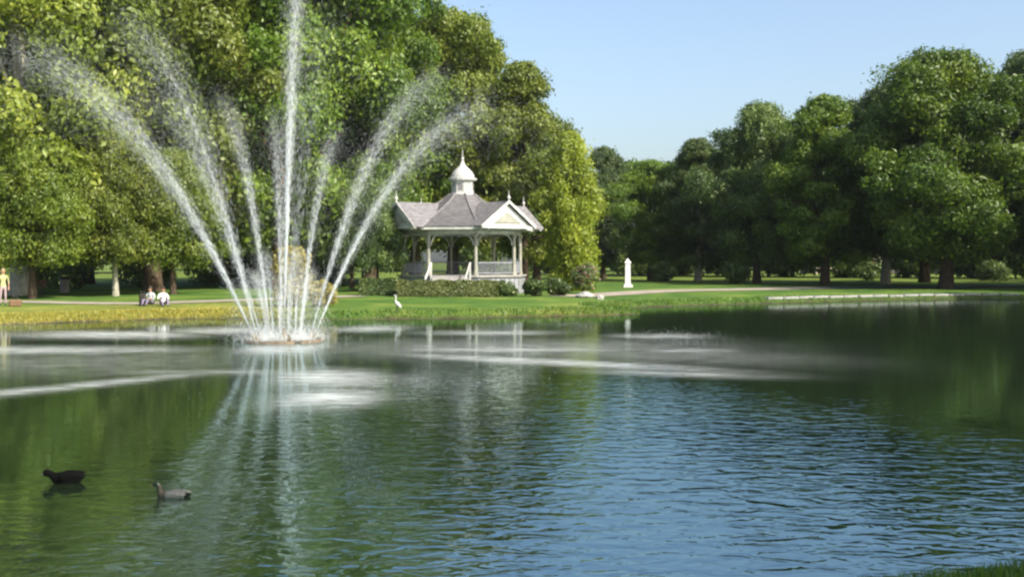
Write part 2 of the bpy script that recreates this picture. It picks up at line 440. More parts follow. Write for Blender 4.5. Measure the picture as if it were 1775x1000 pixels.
def ribbon(name, pts, width, mat, lift=0.03, n=14):
    P = np.array(pts, float); ext = np.vstack([2 * P[0] - P[1], P, 2 * P[-1] - P[-2]]); c = []
    for i in range(1, len(ext) - 2):
        p0, p1, p2, p3 = ext[i - 1:i + 3]
        for t in np.linspace(0, 1, n, endpoint=False):
            c.append(0.5 * ((2 * p1) + (-p0 + p2) * t + (2 * p0 - 5 * p1 + 4 * p2 - p3) * t * t + (-p0 + 3 * p1 - 3 * p2 + p3) * t ** 3))
    c = np.array(c + [P[-1]]); T = np.gradient(c, axis=0); T /= np.linalg.norm(T, axis=1)[:, None]
    Nn = np.stack([-T[:, 1], T[:, 0]], 1)
    k = 5; rows = []
    for j in range(k):
        o_ = (j / (k - 1) - 0.5) * width
        p = c + Nn * o_; z = ground_z(p[:, 0], p[:, 1]) + lift
        rows.append(np.column_stack([p, z]))
    V = np.concatenate(rows); m_ = len(c)
    idx = np.arange(len(V)).reshape(k, m_)
    Q = np.stack([idx[:-1, :-1], idx[:-1, 1:], idx[1:, 1:], idx[1:, :-1]], -1).reshape(-1, 4)
    return tag(link(name, np_mesh(name, V, Q, mat, True)), kind='structure')
ribbon('path', [(-40, 60), (-30, 58), (-21.5, 55.5), (-18.0, 56.2), (-14, 60), (-9, 65)], 1.8, M['path'])
ribbon('path', [(3.2, 66), (6, 70), (11, 76), (18, 81), (24, 84)], 3.2, M['path'])
ribbon('road', [(24, 84.2), (32, 86.5), (45, 88), (70, 89)], 3.4, M['asphalt'])

# ------------------------------------------------------------------ foliage
rng = np.random.default_rng(7)
def leaves(C, Nrm, size, rg, tint, elong=1.5):
    """folded diamond leaves at C facing Nrm"""
    n = len(C)
    nr = Nrm / (np.linalg.norm(Nrm, axis=1)[:, None] + 1e-9)
    ref = rg.normal(size=(n, 3)); u = np.cross(nr, ref); u /= np.linalg.norm(u, axis=1)[:, None] + 1e-9
    v = np.cross(nr, u)
    s = (size * np.clip(rg.lognormal(-0.12, 0.32, n), 0.45, 1.5))[:, None]
    a = C + u * s * elong * 0.5; b = C - u * s * elong * 0.5
    w = rg.uniform(0.7, 1.0, n)[:, None]
    c_ = C + v * s * 0.5 * w + nr * s * 0.16; d = C - v * s * 0.5 * w + nr * s * 0.16
    V = np.stack([a, c_, b, d], 1).reshape(-1, 3)
    i = np.arange(n)[:, None] * 4
    T = np.stack([i + [0, 1, 2], i + [0, 2, 3]], 1).reshape(-1, 3)
    return V, T, np.repeat(tint, 2)

def leaf_mesh(name, C, Nrm, size, rg, tint, mat, elong=1.5):
    V, T, tf = leaves(C, Nrm, size, rg, tint, elong)
    me = np_mesh(name, V, T, mat)
    a_ = me.attributes.new('tint', 'FLOAT', 'FACE'); a_.data.foreach_set('value', tf.astype(np.float32))
    return me

def clump_leaves(cc, cr, per, rg, up=0.35, flat=0.75, shell=(0.55, 1.08)):
    """leaves on the skins of clumps; returns positions, normals, tint"""
    n = len(cc)
    k = np.repeat(np.arange(n), per)
    d = rg.normal(size=(len(k), 3)); d[:, 2] += up; d /= np.linalg.norm(d, axis=1)[:, None]
    r = cr[k] * rg.uniform(shell[0], shell[1], len(k)) * (1 + 0.22 * np.sin(5 * d[:, 0] + k) * np.sin(4 * d[:, 1] + 2 * k))
    P = cc[k] + d * r[:, None] * np.array([1, 1, flat])
    nr = d + rg.normal(size=d.shape) * 0.55
    ct = rg.uniform(0.15, 0.85, n)
    tint = np.clip(ct[k] * 0.6 + rg.uniform(0, 0.4, len(k)), 0, 1)
    return P, nr, tint

PROF = {
    'oak': lambda t: np.clip(np.sin(np.pi * np.clip(t * 0.93 + 0.07, 0, 1)), 0, 1) ** 0.55,
    'oval': lambda t: np.clip(np.sin(np.pi * np.clip(t * 0.84 + 0.16, 0, 1) ** 0.8), 0, 1) ** 0.6,
    'cone': lambda t: np.clip(1 - t, 0, 1) ** 0.62 * (0.72 + 0.28 * np.clip(t * 5, 0, 1)),
    'skirt': lambda t: np.clip(1 - t ** 2.2, 0, 1) ** 0.6 * (0.8 + 0.2 * np.clip(t * 4, 0, 1)),
    'droop': lambda t: np.clip(1 - t ** 2.6, 0, 1) ** 0.5 * (0.55 + 0.45 * np.clip(t * 2.2, 0, 1)),
}
def make_tree(name, prof, H, Rr, base, nclump, per, leaf, seed, trunk_r=0.45, cr=(0.15, 0.26)):
    """nominal tree: returns (trunk mesh, crown mesh maker)"""
    rg = np.random.default_rng(seed); rnd = random.Random(seed)
    t = rg.uniform(0, 1, nclump) ** 0.9
    rad = PROF[prof](t) * Rr
    ang = rg.uniform(0, 2 * np.pi, nclump)
    lob = 0.98 + 0.20 * np.sin(ang * 3 + seed + 4 * t) + 0.16 * np.sin(ang * 2 + t * 9 + seed * 2) + 0.10 * np.sin(t * 17 + ang * 4)
    q = np.sqrt(rg.uniform(0.18, 1.0, nclump))
    rc = rg.uniform(cr[0], cr[1], nclump) * Rr
    rr = np.maximum(rad * lob - rc * 0.75, 0) * q
    z = base + t * (H - base)
    z = np.minimum(z, H - rc * 0.6)
    cc = np.stack([rr * np.cos(ang), rr * np.sin(ang), z], 1)
    # per-clump leaf count follows clump size
    P, nr, tint = [], [], []
    ks = np.maximum((per * (rc / rc.mean()) ** 2).astype(int), 20)
    kk = np.repeat(np.arange(nclump), ks)
    d = rg.normal(size=(len(kk), 3)); d[:, 2] += 0.35; d /= np.linalg.norm(d, axis=1)[:, None]
    r = rc[kk] * (rg.uniform(0.45, 1.05, len(kk)) + np.abs(rg.normal(size=len(kk))) * 0.14) * (1 + 0.34 * np.sin(5 * d[:, 0] + kk) * np.sin(4 * d[:, 1] + 2 * kk))
    P = cc[kk] + d * r[:, None] * np.array([1, 1, 0.72])
    if prof == 'droop':
        P[:, 2] -= np.abs(rg.normal(size=len(kk))) * 0.5
    nr = d + rg.normal(size=d.shape) * 0.6
    ct = rg.uniform(0.0, 1.0, nclump)
    tint = np.clip(ct[kk] * 0.55 + rg.uniform(0, 0.45, len(kk)), 0, 1)
    crown = lambda mat: leaf_mesh(name + '_crown', P, nr, leaf, np.random.default_rng(seed + 1), tint, mat)
    # trunk and limbs
    mb = MB()
    zt = base + 0.62 * (H - base)
    bend = [(rnd.uniform(-.3, .3), rnd.uniform(-.3, .3)) for _ in range(6)]
    pts = [(0, 0, -0.25), (0, 0, 0.12)] + [(bend[i][0] * (i + 1) / 6, bend[i][1] * (i + 1) / 6, 0.12 + (zt - 0.12) * (i + 1) / 6) for i in range(6)]
    rad_ = [trunk_r * 1.55, trunk_r * 1.3] + [trunk_r * (1 - 0.8 * ((i + 1) / 6)) for i in range(6)]
    mb.tube(pts, rad_, 10)
    order = rg.permutation(nclump)[:14]
    for j in order:
        tgt = Vector(cc[j]); f = max(0.18, min(0.85, (tgt.z - base) / (H - base) * 0.7 + rnd.uniform(-.1, .05)))
        zs = max(base * 0.75, base + (zt - base) * f * 0.8)
        i = max(0, min(5, int((zs - 0.12) / (zt - 0.12) * 6) - 1))
        st = Vector((pts[i + 2][0], pts[i + 2][1], zs))
        mid = (st + tgt) / 2 + Vector((rnd.uniform(-.4, .4), rnd.uniform(-.4, .4), rnd.uniform(0, .6)))
        r0 = trunk_r * 0.42 * (1 - 0.5 * f)
        mb.tube([st, mid, tgt], [r0, r0 * 0.6, r0 * 0.2], 6)
    bmesh.ops.recalc_face_normals(mb.bm, faces=mb.bm.faces[:])
    tm = bpy.data.meshes.new(name + '_trunk'); mb.bm.to_mesh(tm); mb.bm.free()
    for p in tm.polygons: p.use_smooth = True
    return dict(H=H, R=Rr, trunk=tm, crown=crown)

KIND = {
    'oak': make_tree('oak', 'oak', 20, 8, 3.2, 155, 860, 0.205, 11, 0.55, (0.11, 0.23)),
    'oak2': make_tree('oak2', 'oak', 20, 8, 2.6, 135, 950, 0.205, 23, 0.5, (0.12, 0.25)),
    'oval': make_tree('oval', 'oval', 20, 6, 2.4, 120, 780, 0.19, 31, 0.4, (0.13, 0.25)),
    'cone': make_tree('cone', 'cone', 20, 7.5, 2.4, 20, 30, 0.33, 47, 0.45, (0.13, 0.22)),
    'skirt': make_tree('skirt', 'skirt', 10, 5, 2.6, 140, 520, 0.16, 53, 0.25, (0.17, 0.28)),
    'droop': make_tree('droop', 'droop', 11, 3, 0.9, 130, 420, 0.15, 61, 0.2, (0.18, 0.3)),
    'far': make_tree('far', 'oak2' if False else 'oak', 18, 8, 1.0, 90, 170, 0.5, 71, 0.4, (0.2, 0.32)),
}
CACHE = {}
def tree(name, label, kind, px, d, H, Rr, leafm, rz=0.0, bark='bark', group=None, loc=None):
    k = KIND[kind]
    p = loc if loc is not None else on_ground(px, d)
    root = empty(name, p, rz)
    tag(root, label, 'tree', group)
    sc = (Rr / k['R'], Rr / k['R'], H / k['H'])
    if kind not in CACHE:
        CACHE[kind] = k['crown'](M['leaf_mid']); k['trunk'].materials.append(M['bark'])
    for nm, me_, mt in (('trunk', k['trunk'], bark), ('crown', CACHE[kind], leafm)):   # copies share the mesh, each with its own material
        o = link(nm, me_, root, scale=sc)
        o.material_slots[0].link = 'OBJECT'; o.material_slots[0].material = M[mt]
    return root

# the tall wood on the left bank
GL = 'tall trees behind the left bank'
tree('oak_tree', 'tall olive-green broad tree rising behind the pale trunk on the left bank', 'oak', 40, 66, 25, 9.5, 'leaf_olive', 0.3, 'bark_pale')
tree('oak_tree', 'tall yellowish olive tree behind the two people sitting on the grass', 'oak2', 265, 74, 26, 8.5, 'leaf_olive', 1.7, 'bark')
tree('oak_tree', 'huge mid-green tree with brown trunk tinted rainbow-orange directly behind the fountain', 'oak2', 487, 80, 27, 9.5, 'leaf_mid', 3.6, 'bark_rainbow')
tree('oak_tree', 'big bright green tree towering just left of the bandstand roof', 'oak', 640, 86, 26, 7.5, 'leaf_mid', 2.2, 'bark')
tree('broad_tree', 'olive conical tree directly behind the white bandstand cupola', 'oak', 785, 92, 22.4, 7.2, 'leaf_olive', 0.9, 'bark')
tree('broad_tree', 'olive tree with rounded shoulder between the bandstand and the drooping tree', 'oval', 908, 88, 17.6, 5.0, 'leaf_olive', 2.9, 'bark')
tree('low_tree', 'dark overhanging tree shading the left end of the bandstand', 'skirt', 655, 71, 7.0, 2.2, 'leaf_dark', 1.9, 'bark')
tree('weeping_tree', 'slender yellow-green drooping tree just right of the bandstand', 'droop', 988, 77, 11.0, 2.7, 'leaf_yellow', 0.4, 'bark')
tree('low_tree', 'low bright green tree overhanging the bench beside the yellow-shirted person', 'skirt', 55, 60, 8.5, 3.6, 'leaf_lime', 0.2, 'bark')
tree('low_tree', 'low yellow-green tree with a pale trunk between the bench and the seated people', 'skirt', 200, 64, 9.5, 3.2, 'leaf_olive', 1.2, 'bark_pale')
tree('low_tree', 'low bright green tree behind the seated people, left of the fountain jets', 'skirt', 300, 67, 8.5, 3.4, 'leaf_lime', 2.5, 'bark')
tree('low_tree', 'low dark tree in the shade between fountain and bandstand', 'skirt', 610, 79, 7.5, 3.0, 'leaf_dark', 4.0, 'bark')
for i, (px, d, H, r) in enumerate([(-70, 84, 25, 9), (150, 95, 26, 9), (370, 100, 27, 9), (570, 104, 27, 9), (720, 108, 25, 8), (930, 112, 15, 6)]):
    tree('oak_tree', 'dark shaded tree in the second row behind the left bank trees', ['oak', 'oak2'][i % 2], px, d, H, r, 'leaf_dark', i * 1.1, 'bark', 'second row of trees on the left bank')

# the wood on the right bank
RT = [
    ('leafy_tree', 'small grey-green tree far off between the drooping tree and the white pillar', 'oval', 1045, 122, 14.4, 4.6, 'leaf_dark', 'bark'),
    ('leafy_tree', 'rounded mid-green tree standing behind the white pillar', 'oak', 1128, 112, 12.0, 4.8, 'leaf_mid', 'bark'),
    ('leafy_tree', 'dark green tree with pale trunk next to the rounded tree by the white pillar', 'oval', 1210, 108, 13.8, 4.8, 'leaf_dark', 'bark_pale'),
    ('leafy_tree', 'dense dark tree with thick trunk where the pale path meets the dark road', 'oak2', 1312, 100, 16.0, 5.6, 'leaf_dark', 'bark'),
    ('leafy_tree', 'tall green tree with slim dark trunk beside the dark road', 'oval', 1430, 92, 15.6, 5.4, 'leaf_mid', 'bark'),
    ('leafy_tree', 'green tree crowded between the slim trunk and the huge spreading tree', 'oak', 1535, 95, 16.8, 5.4, 'leaf_dark', 'bark_pale'),
    ('oak_tree', 'huge spreading tree with the thickest dark trunk above the stone edging', 'oak2', 1640, 84, 17.8, 7.8, 'leaf_mid', 'bark'),
    ('oak_tree', 'tall dark tree to the right of the huge spreading tree', 'oak', 1800, 86, 18.2, 7.0, 'leaf_dark', 'bark'),
]
for i, (nm, lb, kd, px, d, H, r, lf, bk) in enumerate(RT):
    tree(nm, lb, kd, px, d, H, r, lf, i * 0.83 + 0.4, bk)
for i, (px, d, H, r) in enumerate([(1090, 140, 14, 7), (1180, 150, 15, 7), (1265, 138, 16, 7), (1360, 132, 17, 7), (1460, 128, 17, 7), (1570, 126, 18, 7), (1690, 124, 18, 7), (1800, 120, 18, 7)]):
    tree('far_tree', 'dark tree of the far row behind the right bank trees', 'far', px, d, H, r, 'leaf_dark', i * 1.3, 'bark', 'far row of trees behind the right bank')
for i, (x, y, H, r) in enumerate([(45, 61, 15, 6.5), (50, 74, 16, 7), (56, 88, 18, 7), (58, 64, 17, 7), (38, 101, 18, 6.5), (64, 98, 18, 7)]):
    tree('oak_tree', 'large tree on the right bank beyond the dark tree, shading the water edge', ['oak', 'oak2'][i % 2], 0, 0, H, r, 'leaf_dark', i * 0.9, 'bark', 'trees along the right bank', loc=Vector((x, y, gz(x, y))))
tree('oak_tree', 'broad tree on the near bank shading the grass at the water', 'oak2', 0, 0, 14, 5.5, 'leaf_mid', 0.5, 'bark', loc=Vector((13.5, 4.8, gz(13.5, 4.8))))
# distant belt closing the park
for i in range(26):
    a = R(-50 + i * 4.0); d = 190 + 25 * math.sin(i * 2.3)
    x, y = d * math.sin(a), d * math.cos(a)
    tree('far_tree', 'distant tree in the belt that closes the park', 'far', 0, 0, 17 + 3 * math.sin(i * 1.7), 9.5, 'leaf_dark', i * 2.1, 'bark', 'distant belt of trees', loc=Vector((x, y, gz(x, y))))

def shrub(name, label, px, d, w, h, depth, leafm, seed, n=2600, leaf=0.11, cat='shrub', group=None, box=False, flowers=0):
    rg = np.random.default_rng(seed)
    root = empty(name, on_ground(px, d)); tag(root, label, cat, group)
    if box:
        # clipped hedge: leaves in the skin of a soft-edged box
        nn = n
        u = rg.uniform(-1, 1, (nn, 3)); f = rg.choice(5, nn, p=[.30, .18, .10, .10, .32])
        P = u.copy()
        P[f == 0, 1] = -1; P[f == 1, 1] = 1; P[f == 2, 0] = -1; P[f == 3, 0] = 1; P[f == 4, 2] = 1
        nrm = np.zeros_like(P)
        nrm[f == 0, 1] = -1; nrm[f == 1, 1] = 1; nrm[f == 2, 0] = -1; nrm[f == 3, 0] = 1; nrm[f == 4, 2] = 1
        P = P * (1 - 0.07 * rg.uniform(0, 1, (nn, 1)))
        P = P * [w / 2, depth / 2, h / 2] + [0, 0, h / 2]
        P += 0.04 * np.sin(P[:, [1, 2, 0]] * 5 + seed)
        nr = nrm + rg.normal(size=P.shape) * 0.5
        tint = rg.uniform(0, 1, nn) * 0.7 + 0.15 + 0.15 * np.sin(P[:, 0] * 2.5 + seed)
        link('foliage', leaf_mesh('hedge_foliage', P, nr, leaf, rg, np.clip(tint, 0, 1), M[leafm]), root)
        mb = MB(); mb.box((0, 0, h * 0.46), (w * 0.9, depth * 0.78, h * 0.86)); mb.build('branch_core', M['bark'], root)
    else:
        nc = 16
        cc = rg.normal(size=(nc, 3)); cc /= np.linalg.norm(cc, axis=1)[:, None]
        cc = cc * [w / 2 * .62, depth / 2 * .62, h * .36] + [0, 0, h * .5]; cc[:, 2] = np.maximum(cc[:, 2], h * 0.18)
        cr = rg.uniform(0.16, 0.26, nc) * (w + h) / 2
        P, nr, tint = clump_leaves(cc, cr, n // nc, rg, 0.3, 0.85)
        P[:, 2] = np.maximum(P[:, 2], 0.03)
        link('foliage', leaf_mesh('shrub_foliage', P, nr, leaf, rg, tint, M[leafm]), root)
        if flowers:
            s = rg.choice(len(P), flowers)
            link('blossom', leaf_mesh('shrub_blossom', P[s] * 1.03, nr[s], leaf * 0.9, rg, rg.uniform(0, 1, flowers), M['flower'], 1.0), root)
        mb = MB()
        for j in range(5):
            mb.tube([(0.05 * j - 0.1, 0.03 * (j % 3), -0.1), tuple(cc[j] * [0.5, .5, .5]), tuple(cc[j])], [0.035, 0.025, 0.008], 5)
        mb.build('stem', M['bark'], root)
    return root

shrub('clipped_hedge', 'long clipped olive-green hedge in front of the bandstand steps', 775, 65.0, 6.0, 0.95, 0.9, 'hedge', 3, 9000, 0.10, 'hedge', box=True)
shrub('clipped_hedge', 'short dark green clipped hedge ending left of the olive hedge', 655, 66.5, 2.3, 1.0, 0.9, 'leaf_dark', 4, 4200, 0.10, 'hedge', box=True)
shrub('round_shrub', 'dark round shrub at the right end of the olive hedge', 878, 66, 1.7, 1.05, 1.4, 'leaf_dark', 5)
shrub('round_shrub', 'dark shrub between the hedge-end shrub and the broad shrub by the drooping tree', 925, 66.5, 1.6, 0.95, 1.4, 'leaf_dark', 6)
shrub('round_shrub', 'broad dark shrub at the foot of the drooping yellow-green tree', 972, 67.5, 2.2, 1.2, 1.6, 'leaf_dark', 7, 3200)
shrub('flowering_shrub', 'dusky pink flowering shrub right of the drooping tree', 1014, 72, 2.0, 2.0, 1.6, 'leaf_dark', 8, 2600, 0.12, flowers=900)
shrub('spray_tint_shrub', 'added golden shrub right behind the fountain, hinting at the gold tint in its spray', 508, 53.0, 3.2, 2.8, 2.0, 'leaf_gold', 9, 4600, 0.12)  # added shrub, stands in for the gold light in the spray
shrub('spray_tint_shrub', 'small golden shrub beside the larger golden one behind the fountain', 560, 52.5, 1.5, 1.2, 1.3, 'leaf_gold', 10, 1800, 0.11)
for i, (px, d, w, h) in enumerate([(1150, 104, 3, 1.8), (1275, 96, 3.4, 1.9), (1510, 112, 4, 1.7), (1720, 104, 4, 1.9)]):
    shrub('round_shrub', ['low dark shrub standing just right of the white pillar', 'dark bush between the pale trunk and the thick trunk', 'dark bush in shade behind the slim dark trunk', 'dark bush behind the trunk of the huge spreading tree'][i], px, d, w, h, 2.4, 'leaf_dark', 20 + i, 2400, 0.16)
for i, (px, d, w, h) in enumerate([(95, 78, 6, 2.2), (250, 84, 6, 2.4), (370, 88, 6, 2.4), (560, 90, 7, 2.6), (440, 92, 6, 2.3)]):
    shrub('understory_shrub', 'dark undergrowth bush in the shade of the left bank trees', px, d, w, h, 3.0, 'leaf_dark', 40 + i, 2600, 0.2, group='undergrowth of the left bank')

# grass along the water's edge
def grass(name, label, pts, mat, hgt, seed, width=0.012, kind='stuff'):
    rg = np.random.default_rng(seed); n = len(pts)
    z = ground_z(pts[:, 0], pts[:, 1]) - 0.02
    b = np.column_stack([pts, z]); a = rg.uniform(0, 2 * np.pi, n)
    h = hgt * rg.uniform(0.5, 1.3, n); lean = rg.normal(size=(n, 2)) * 0.35
    sx = np.stack([np.cos(a), np.sin(a), 0 * a], 1) * (width * rg.uniform(.6, 1.4, n))[:, None]
    m1 = b + np.column_stack([lean * h[:, None] * 0.35, h * 0.6]); tp = b + np.column_stack([lean * h[:, None], h])
    V = np.stack([b - sx, b + sx, m1 + sx * .7, m1 - sx * .7, tp], 1).reshape(-1, 3)
    i = np.arange(n)[:, None] * 5
    T = np.concatenate([i + [0, 1, 2], i + [0, 2, 3], i + [3, 2, 4]], 1).reshape(-1, 3)
    me = np_mesh(name, V, T, M[mat])
    a_ = me.attributes.new('tint', 'FLOAT', 'FACE'); a_.data.foreach_set('value', np.repeat(rg.uniform(0, 1, n), 3).astype(np.float32))
    return tag(link(name, me), label, 'grass', kind=kind)
def shore_points(n, test, lo, hi, seed):
    rg = np.random.default_rng(seed)
    cs = np.array([p for p in POND if test(p)])
    i = rg.integers(0, len(cs), n)
    p = cs[i] + rg.normal(size=(n, 2)) * 1.3
    d = pond_dist(p[:, 0], p[:, 1]); ok = (d > lo) & (d < hi)
    return p[ok]
grass('shore_grass', 'green grass fringe along the lawn in front of the bandstand', shore_points(26000, lambda p: p[1] > 40 and p[0] > -11, 0.0, 1.6, 1), 'grass', 0.16, 1, 0.02)
grass('dry_shore_grass', 'golden dry grass fringe along the left bank', shore_points(26000, lambda p: p[1] > 30 and p[0] <= -10, 0.0, 2.4, 2), 'dry', 0.13, 2, 0.02)
gp = np.random.default_rng(5).uniform([1.0, 7.0], [9, 13], (60000, 2)); gd = pond_dist(gp[:, 0], gp[:, 1])
gp = gp[(gd > 0.02) & (gd < 2.2)]
grass('near_bank_grass', 'dark green grass on the near bank', gp, 'grass', 0.10, 3, 0.005)

# ------------------------------------------------------------------ the bandstand
def bandstand(px, d):
    c = at(px, d); c.z = gz(c.x, c.y) - 0.05
    root = empty('bandstand', c, math.atan2(c.x, c.y) * -1.0); root.scale = (0.88, 0.88, 0.95)
    tag(root, 'white octagonal bandstand with grey slate roof, gables and domed cupola behind the hedge', 'bandstand')
    def P(phi, r, z): return Vector((math.sin(R(phi)) * r, -math.cos(R(phi)) * r, z))
    V0 = 12.0
    va = [V0 + 45 * k for k in range(8)]; sa = [V0 + 22.5 + 45 * k for k in range(8)]
    ring = lambda r, z: [P(a, r, z) for a in va]
    mb = MB(); mb.prism(ring(4.85, -0.3), (0, 0, 1.45)); mb.build('podium', M['podium'], root)
    mb = MB(); mb.prism(ring(5.02, 1.15), (0, 0, 0.12)); mb.build('floor', M['floor'], root)
    for k in range(8):   # boarded panels of the podium
        a, b = P(va[k], 4.88, 0), P(va[(k + 1) % 8], 4.88, 0)
        mb = MB(); n = 9
        for i in range(n):
            p = a.lerp(b, (i + 0.5) / n)
            o_ = P(sa[k], 0.02, 0)
            mb.box(p + o_ + Vector((0, 0, 0.52)), ((b - a).length / n * 0.86, 0.03, 1.02), math.atan2((b - a).y, (b - a).x))
        tag(mb.build('board_cladding', M['podium'], root), kind='stuff')
    prof = [(0.20, 0), (0.20, 0.14), (0.15, 0.18), (0.13, 0.9), (0.12, 2.45), (0.15, 2.5), (0.15, 2.56), (0.20, 2.62), (0.20, 2.75)]
    for k in range(8):
        mb = MB(); mb.lathe(prof, 10, P(va[k], 4.5, 1.27)); mb.build('column', M['cream'], root)
    step_side = 7          # the side between the columns at -33 and 12 degrees
    for k in range(8):
        a, b = P(va[k], 4.5, 0), P(va[(k + 1) % 8], 4.5, 0)
        dv = (b - a).normalized(); a2, b2 = a + dv * 0.18, b - dv * 0.18
        mb = MB(); mb.beam(a + Vector((0, 0, 4.14)), b + Vector((0, 0, 4.14)), 0.16, 0.24); mb.build('lintel', M['white'], root)
        for p, s in ((a2, 1), (b2, -1)):       # curved corner brackets
            mb = MB(); n = 7; pts_o = []
            for i in range(n + 1):
                t = math.pi / 2 * i / n
                pts_o.append(p + dv * s * (0.75 * (1 - math.cos(t))) + Vector((0, 0, 3.27 + 0.75 * math.sin(t))))
            mb.tube(pts_o, [0.045] * (n + 1), 5); mb.build('bracket', M['white'], root)
        if k != step_side:
            mb = MB()
            mb.beam(a2 + Vector((0, 0, 2.12)), b2 + Vector((0, 0, 2.12)), 0.11, 0.08)
            mb.beam(a2 + Vector((0, 0, 1.42)), b2 + Vector((0, 0, 1.42)), 0.08, 0.07)
            rl = mb.build('railing', M['rail'], root)
            mb = MB(); n = 20
            for i in range(n):
                p = a2.lerp(b2, (i + 0.5) / n)
                mb.box(p + Vector((0, 0, 1.77)), (0.045, 0.045, 0.62))
            tag(mb.build('balusters', M['rail'], rl), kind='stuff')
    # eaves, ceiling, roof
    mb = MB(); mb.prism(ring(5.2, 4.27), (0, 0, 0.05)); mb.build('ceiling', M['ceil'], root)
    for k in range(8):
        mb = MB(); mb.beam(P(va[k], 5.5, 4.42), P(va[(k + 1) % 8], 5.5, 4.42), 0.10, 0.22); mb.build('fascia', M['white'], root)
    prof_r = [(5.62, 4.52), (4.6, 4.90), (3.6, 5.33), (2.6, 5.82), (1.7, 6.32), (0.98, 6.85)]
    for k in range(8):
        mb = MB(); rows = 22
        def rz(t):
            f = t * (len(prof_r) - 1); i = min(int(f), len(prof_r) - 2); f -= i
            return (prof_r[i][0] * (1 - f) + prof_r[i + 1][0] * f, prof_r[i][1] * (1 - f) + prof_r[i + 1][1] * f)
        for i in range(rows):     # slate courses, each lapping the one below
            r0, z0 = rz(i / rows); r1, z1 = rz((i + 1) / rows)
            n_ = P(sa[k], 0.02, 0.03)
            a, b = P(va[k], r0, z0), P(va[(k + 1) % 8], r0, z0); c_, d_ = P(va[(k + 1) % 8], r1, z1), P(va[k], r1, z1)
            mb.face([a + n_, b + n_, c_, d_]); mb.face([a, b, b + n_, a + n_])
        mb.build('roof_slope', M['slate'], root)
        mb = MB(); mb.tube([P(va[k], r, z + 0.05) for r, z in prof_r], [0.06] * 6, 6); mb.build('hip_ridge', M['slate'], root)
    mb = MB(); mb.prism([P(a, 5.55, 4.49) for a in va], (0, 0, 0.02)); mb.build('eave_board', M['white'], root)
    for s in (34.5, 124.5, 214.5, 304.5):       # gables over every second side
        o = P(s, 1, 0); tn = Vector((-o.y, o.x, 0)); up = Vector((0, 0, 1))
        face = o * 5.62; hw, zb, za = 2.15, 4.52, 6.02
        mb = MB(); mb.prism([face + tn * hw + up * zb, face - tn * hw + up * zb, face + up * (za - 0.05)], -o * 0.12)
        g_ = mb.build('gable', M['white'], root)
        mb = MB(); mb.prism([face + o * 0.02 + tn * hw * .55 + up * (zb + .22), face + o * 0.02 - tn * hw * .55 + up * (zb + .22), face + o * 0.02 + up * (zb + .95)], o * 0.05)
        mb.build('gable_panel', M['cream'], g_)
        mb = MB(); mb.beam(face + o * .06 - tn * (hw + .2) + up * (zb - .06), face + o * .06 + tn * (hw + .2) + up * (zb - .06), 0.16, 0.16)
        mb.build('cornice', M['white'], g_)
        for sg in (-1, 1):
            mb = MB()
            e0 = face + o * 0.22 + tn * sg * (hw + 0.25) + up * (zb - 0.05); r0 = face + o * 0.22 + up * (za + 0.10)
            e1 = e0 - o * 1.6; r1 = r0 - o * 3.7
            mb.prism([e0, r0, r1, e1], (0, 0, 0.07)); mb.build('gable_roof', M['slate'], root)
            mb = MB(); mb.beam(e0 + o * 0.03 + up * 0.02, r0 + o * 0.03 + up * 0.02, 0.05, 0.16); mb.build('bargeboard', M['white'], g_)
        mb = MB(); mb.lathe([(0.05, 0), (0.05, .15), (0.11, .22), (0.11, .3), (0.03, .42), (0.015, .75)], 8, face + o * .2 + up * (za + .12)); mb.build('finial', M['white'], root)
        for sg in (-1, 1):   # posts under the gable front
            mb = MB(); mb.beam(P(s, 4.5, 0) + tn * sg * 1.6 + up * 4.36, face + tn * sg * 1.6 + up * 4.36, 0.12, 0.14); mb.build('gable_beam', M['white'], root)
    # cupola
    off = R(V0)
    mb = MB(); mb.lathe([(1.0, 6.6), (1.0, 6.9), (0.86, 6.95), (0.84, 7.78), (0.9, 7.8)], 8, off=off - math.pi / 2); cu = mb.build('cupola', M['white'], root)
    for k in range(8):
        p = P(sa[k], 0.86 * math.cos(R(22.5)) + 0.004, 7.38); mb = MB()
        mb.box(p, (0.36, 0.03, 0.5), R(sa[k])); mb.build('louver', M['louver'] if k % 2 else M['ceil'], cu)
    mb = MB(); mb.lathe([(0.86, 7.78), (1.06, 7.84), (1.1, 7.98), (0.95, 8.02)], 16); mb.build('cupola_cornice', M['white'], cu)
    mb = MB(); mb.lathe([(0.9, 8.02), (0.9, 8.08), (0.86, 8.22), (0.74, 8.42), (0.54, 8.62), (0.34, 8.78), (0.2, 8.92), (0.12, 9.1)], 16)
    mb.build('dome', M['white'], cu, smooth=True)
    mb = MB(); mb.lathe([(0.12, 9.1), (0.15, 9.16), (0.06, 9.22), (0.12, 9.32), (0.12, 9.36), (0.04, 9.45), (0.015, 9.95)], 10); mb.build('finial', M['white'], cu)
    # steps
    s = sa[7]; o = P(s, 1, 0); tn = Vector((-o.y, o.x, 0)); ap = 5.02 * math.cos(R(22.5))
    for i in range(6):
        top = 1.15 - 0.19 * i
        mb = MB(); mb.box((0, 0, 0), (2.6, 0.32, top + 0.3 - 0.002 * i))
        mb.build('step', M['step'], root, loc=o * (ap + 0.16 + 0.32 * i) + Vector((0, 0, (top - 0.3) / 2)), rot=(0, 0, R(s)))
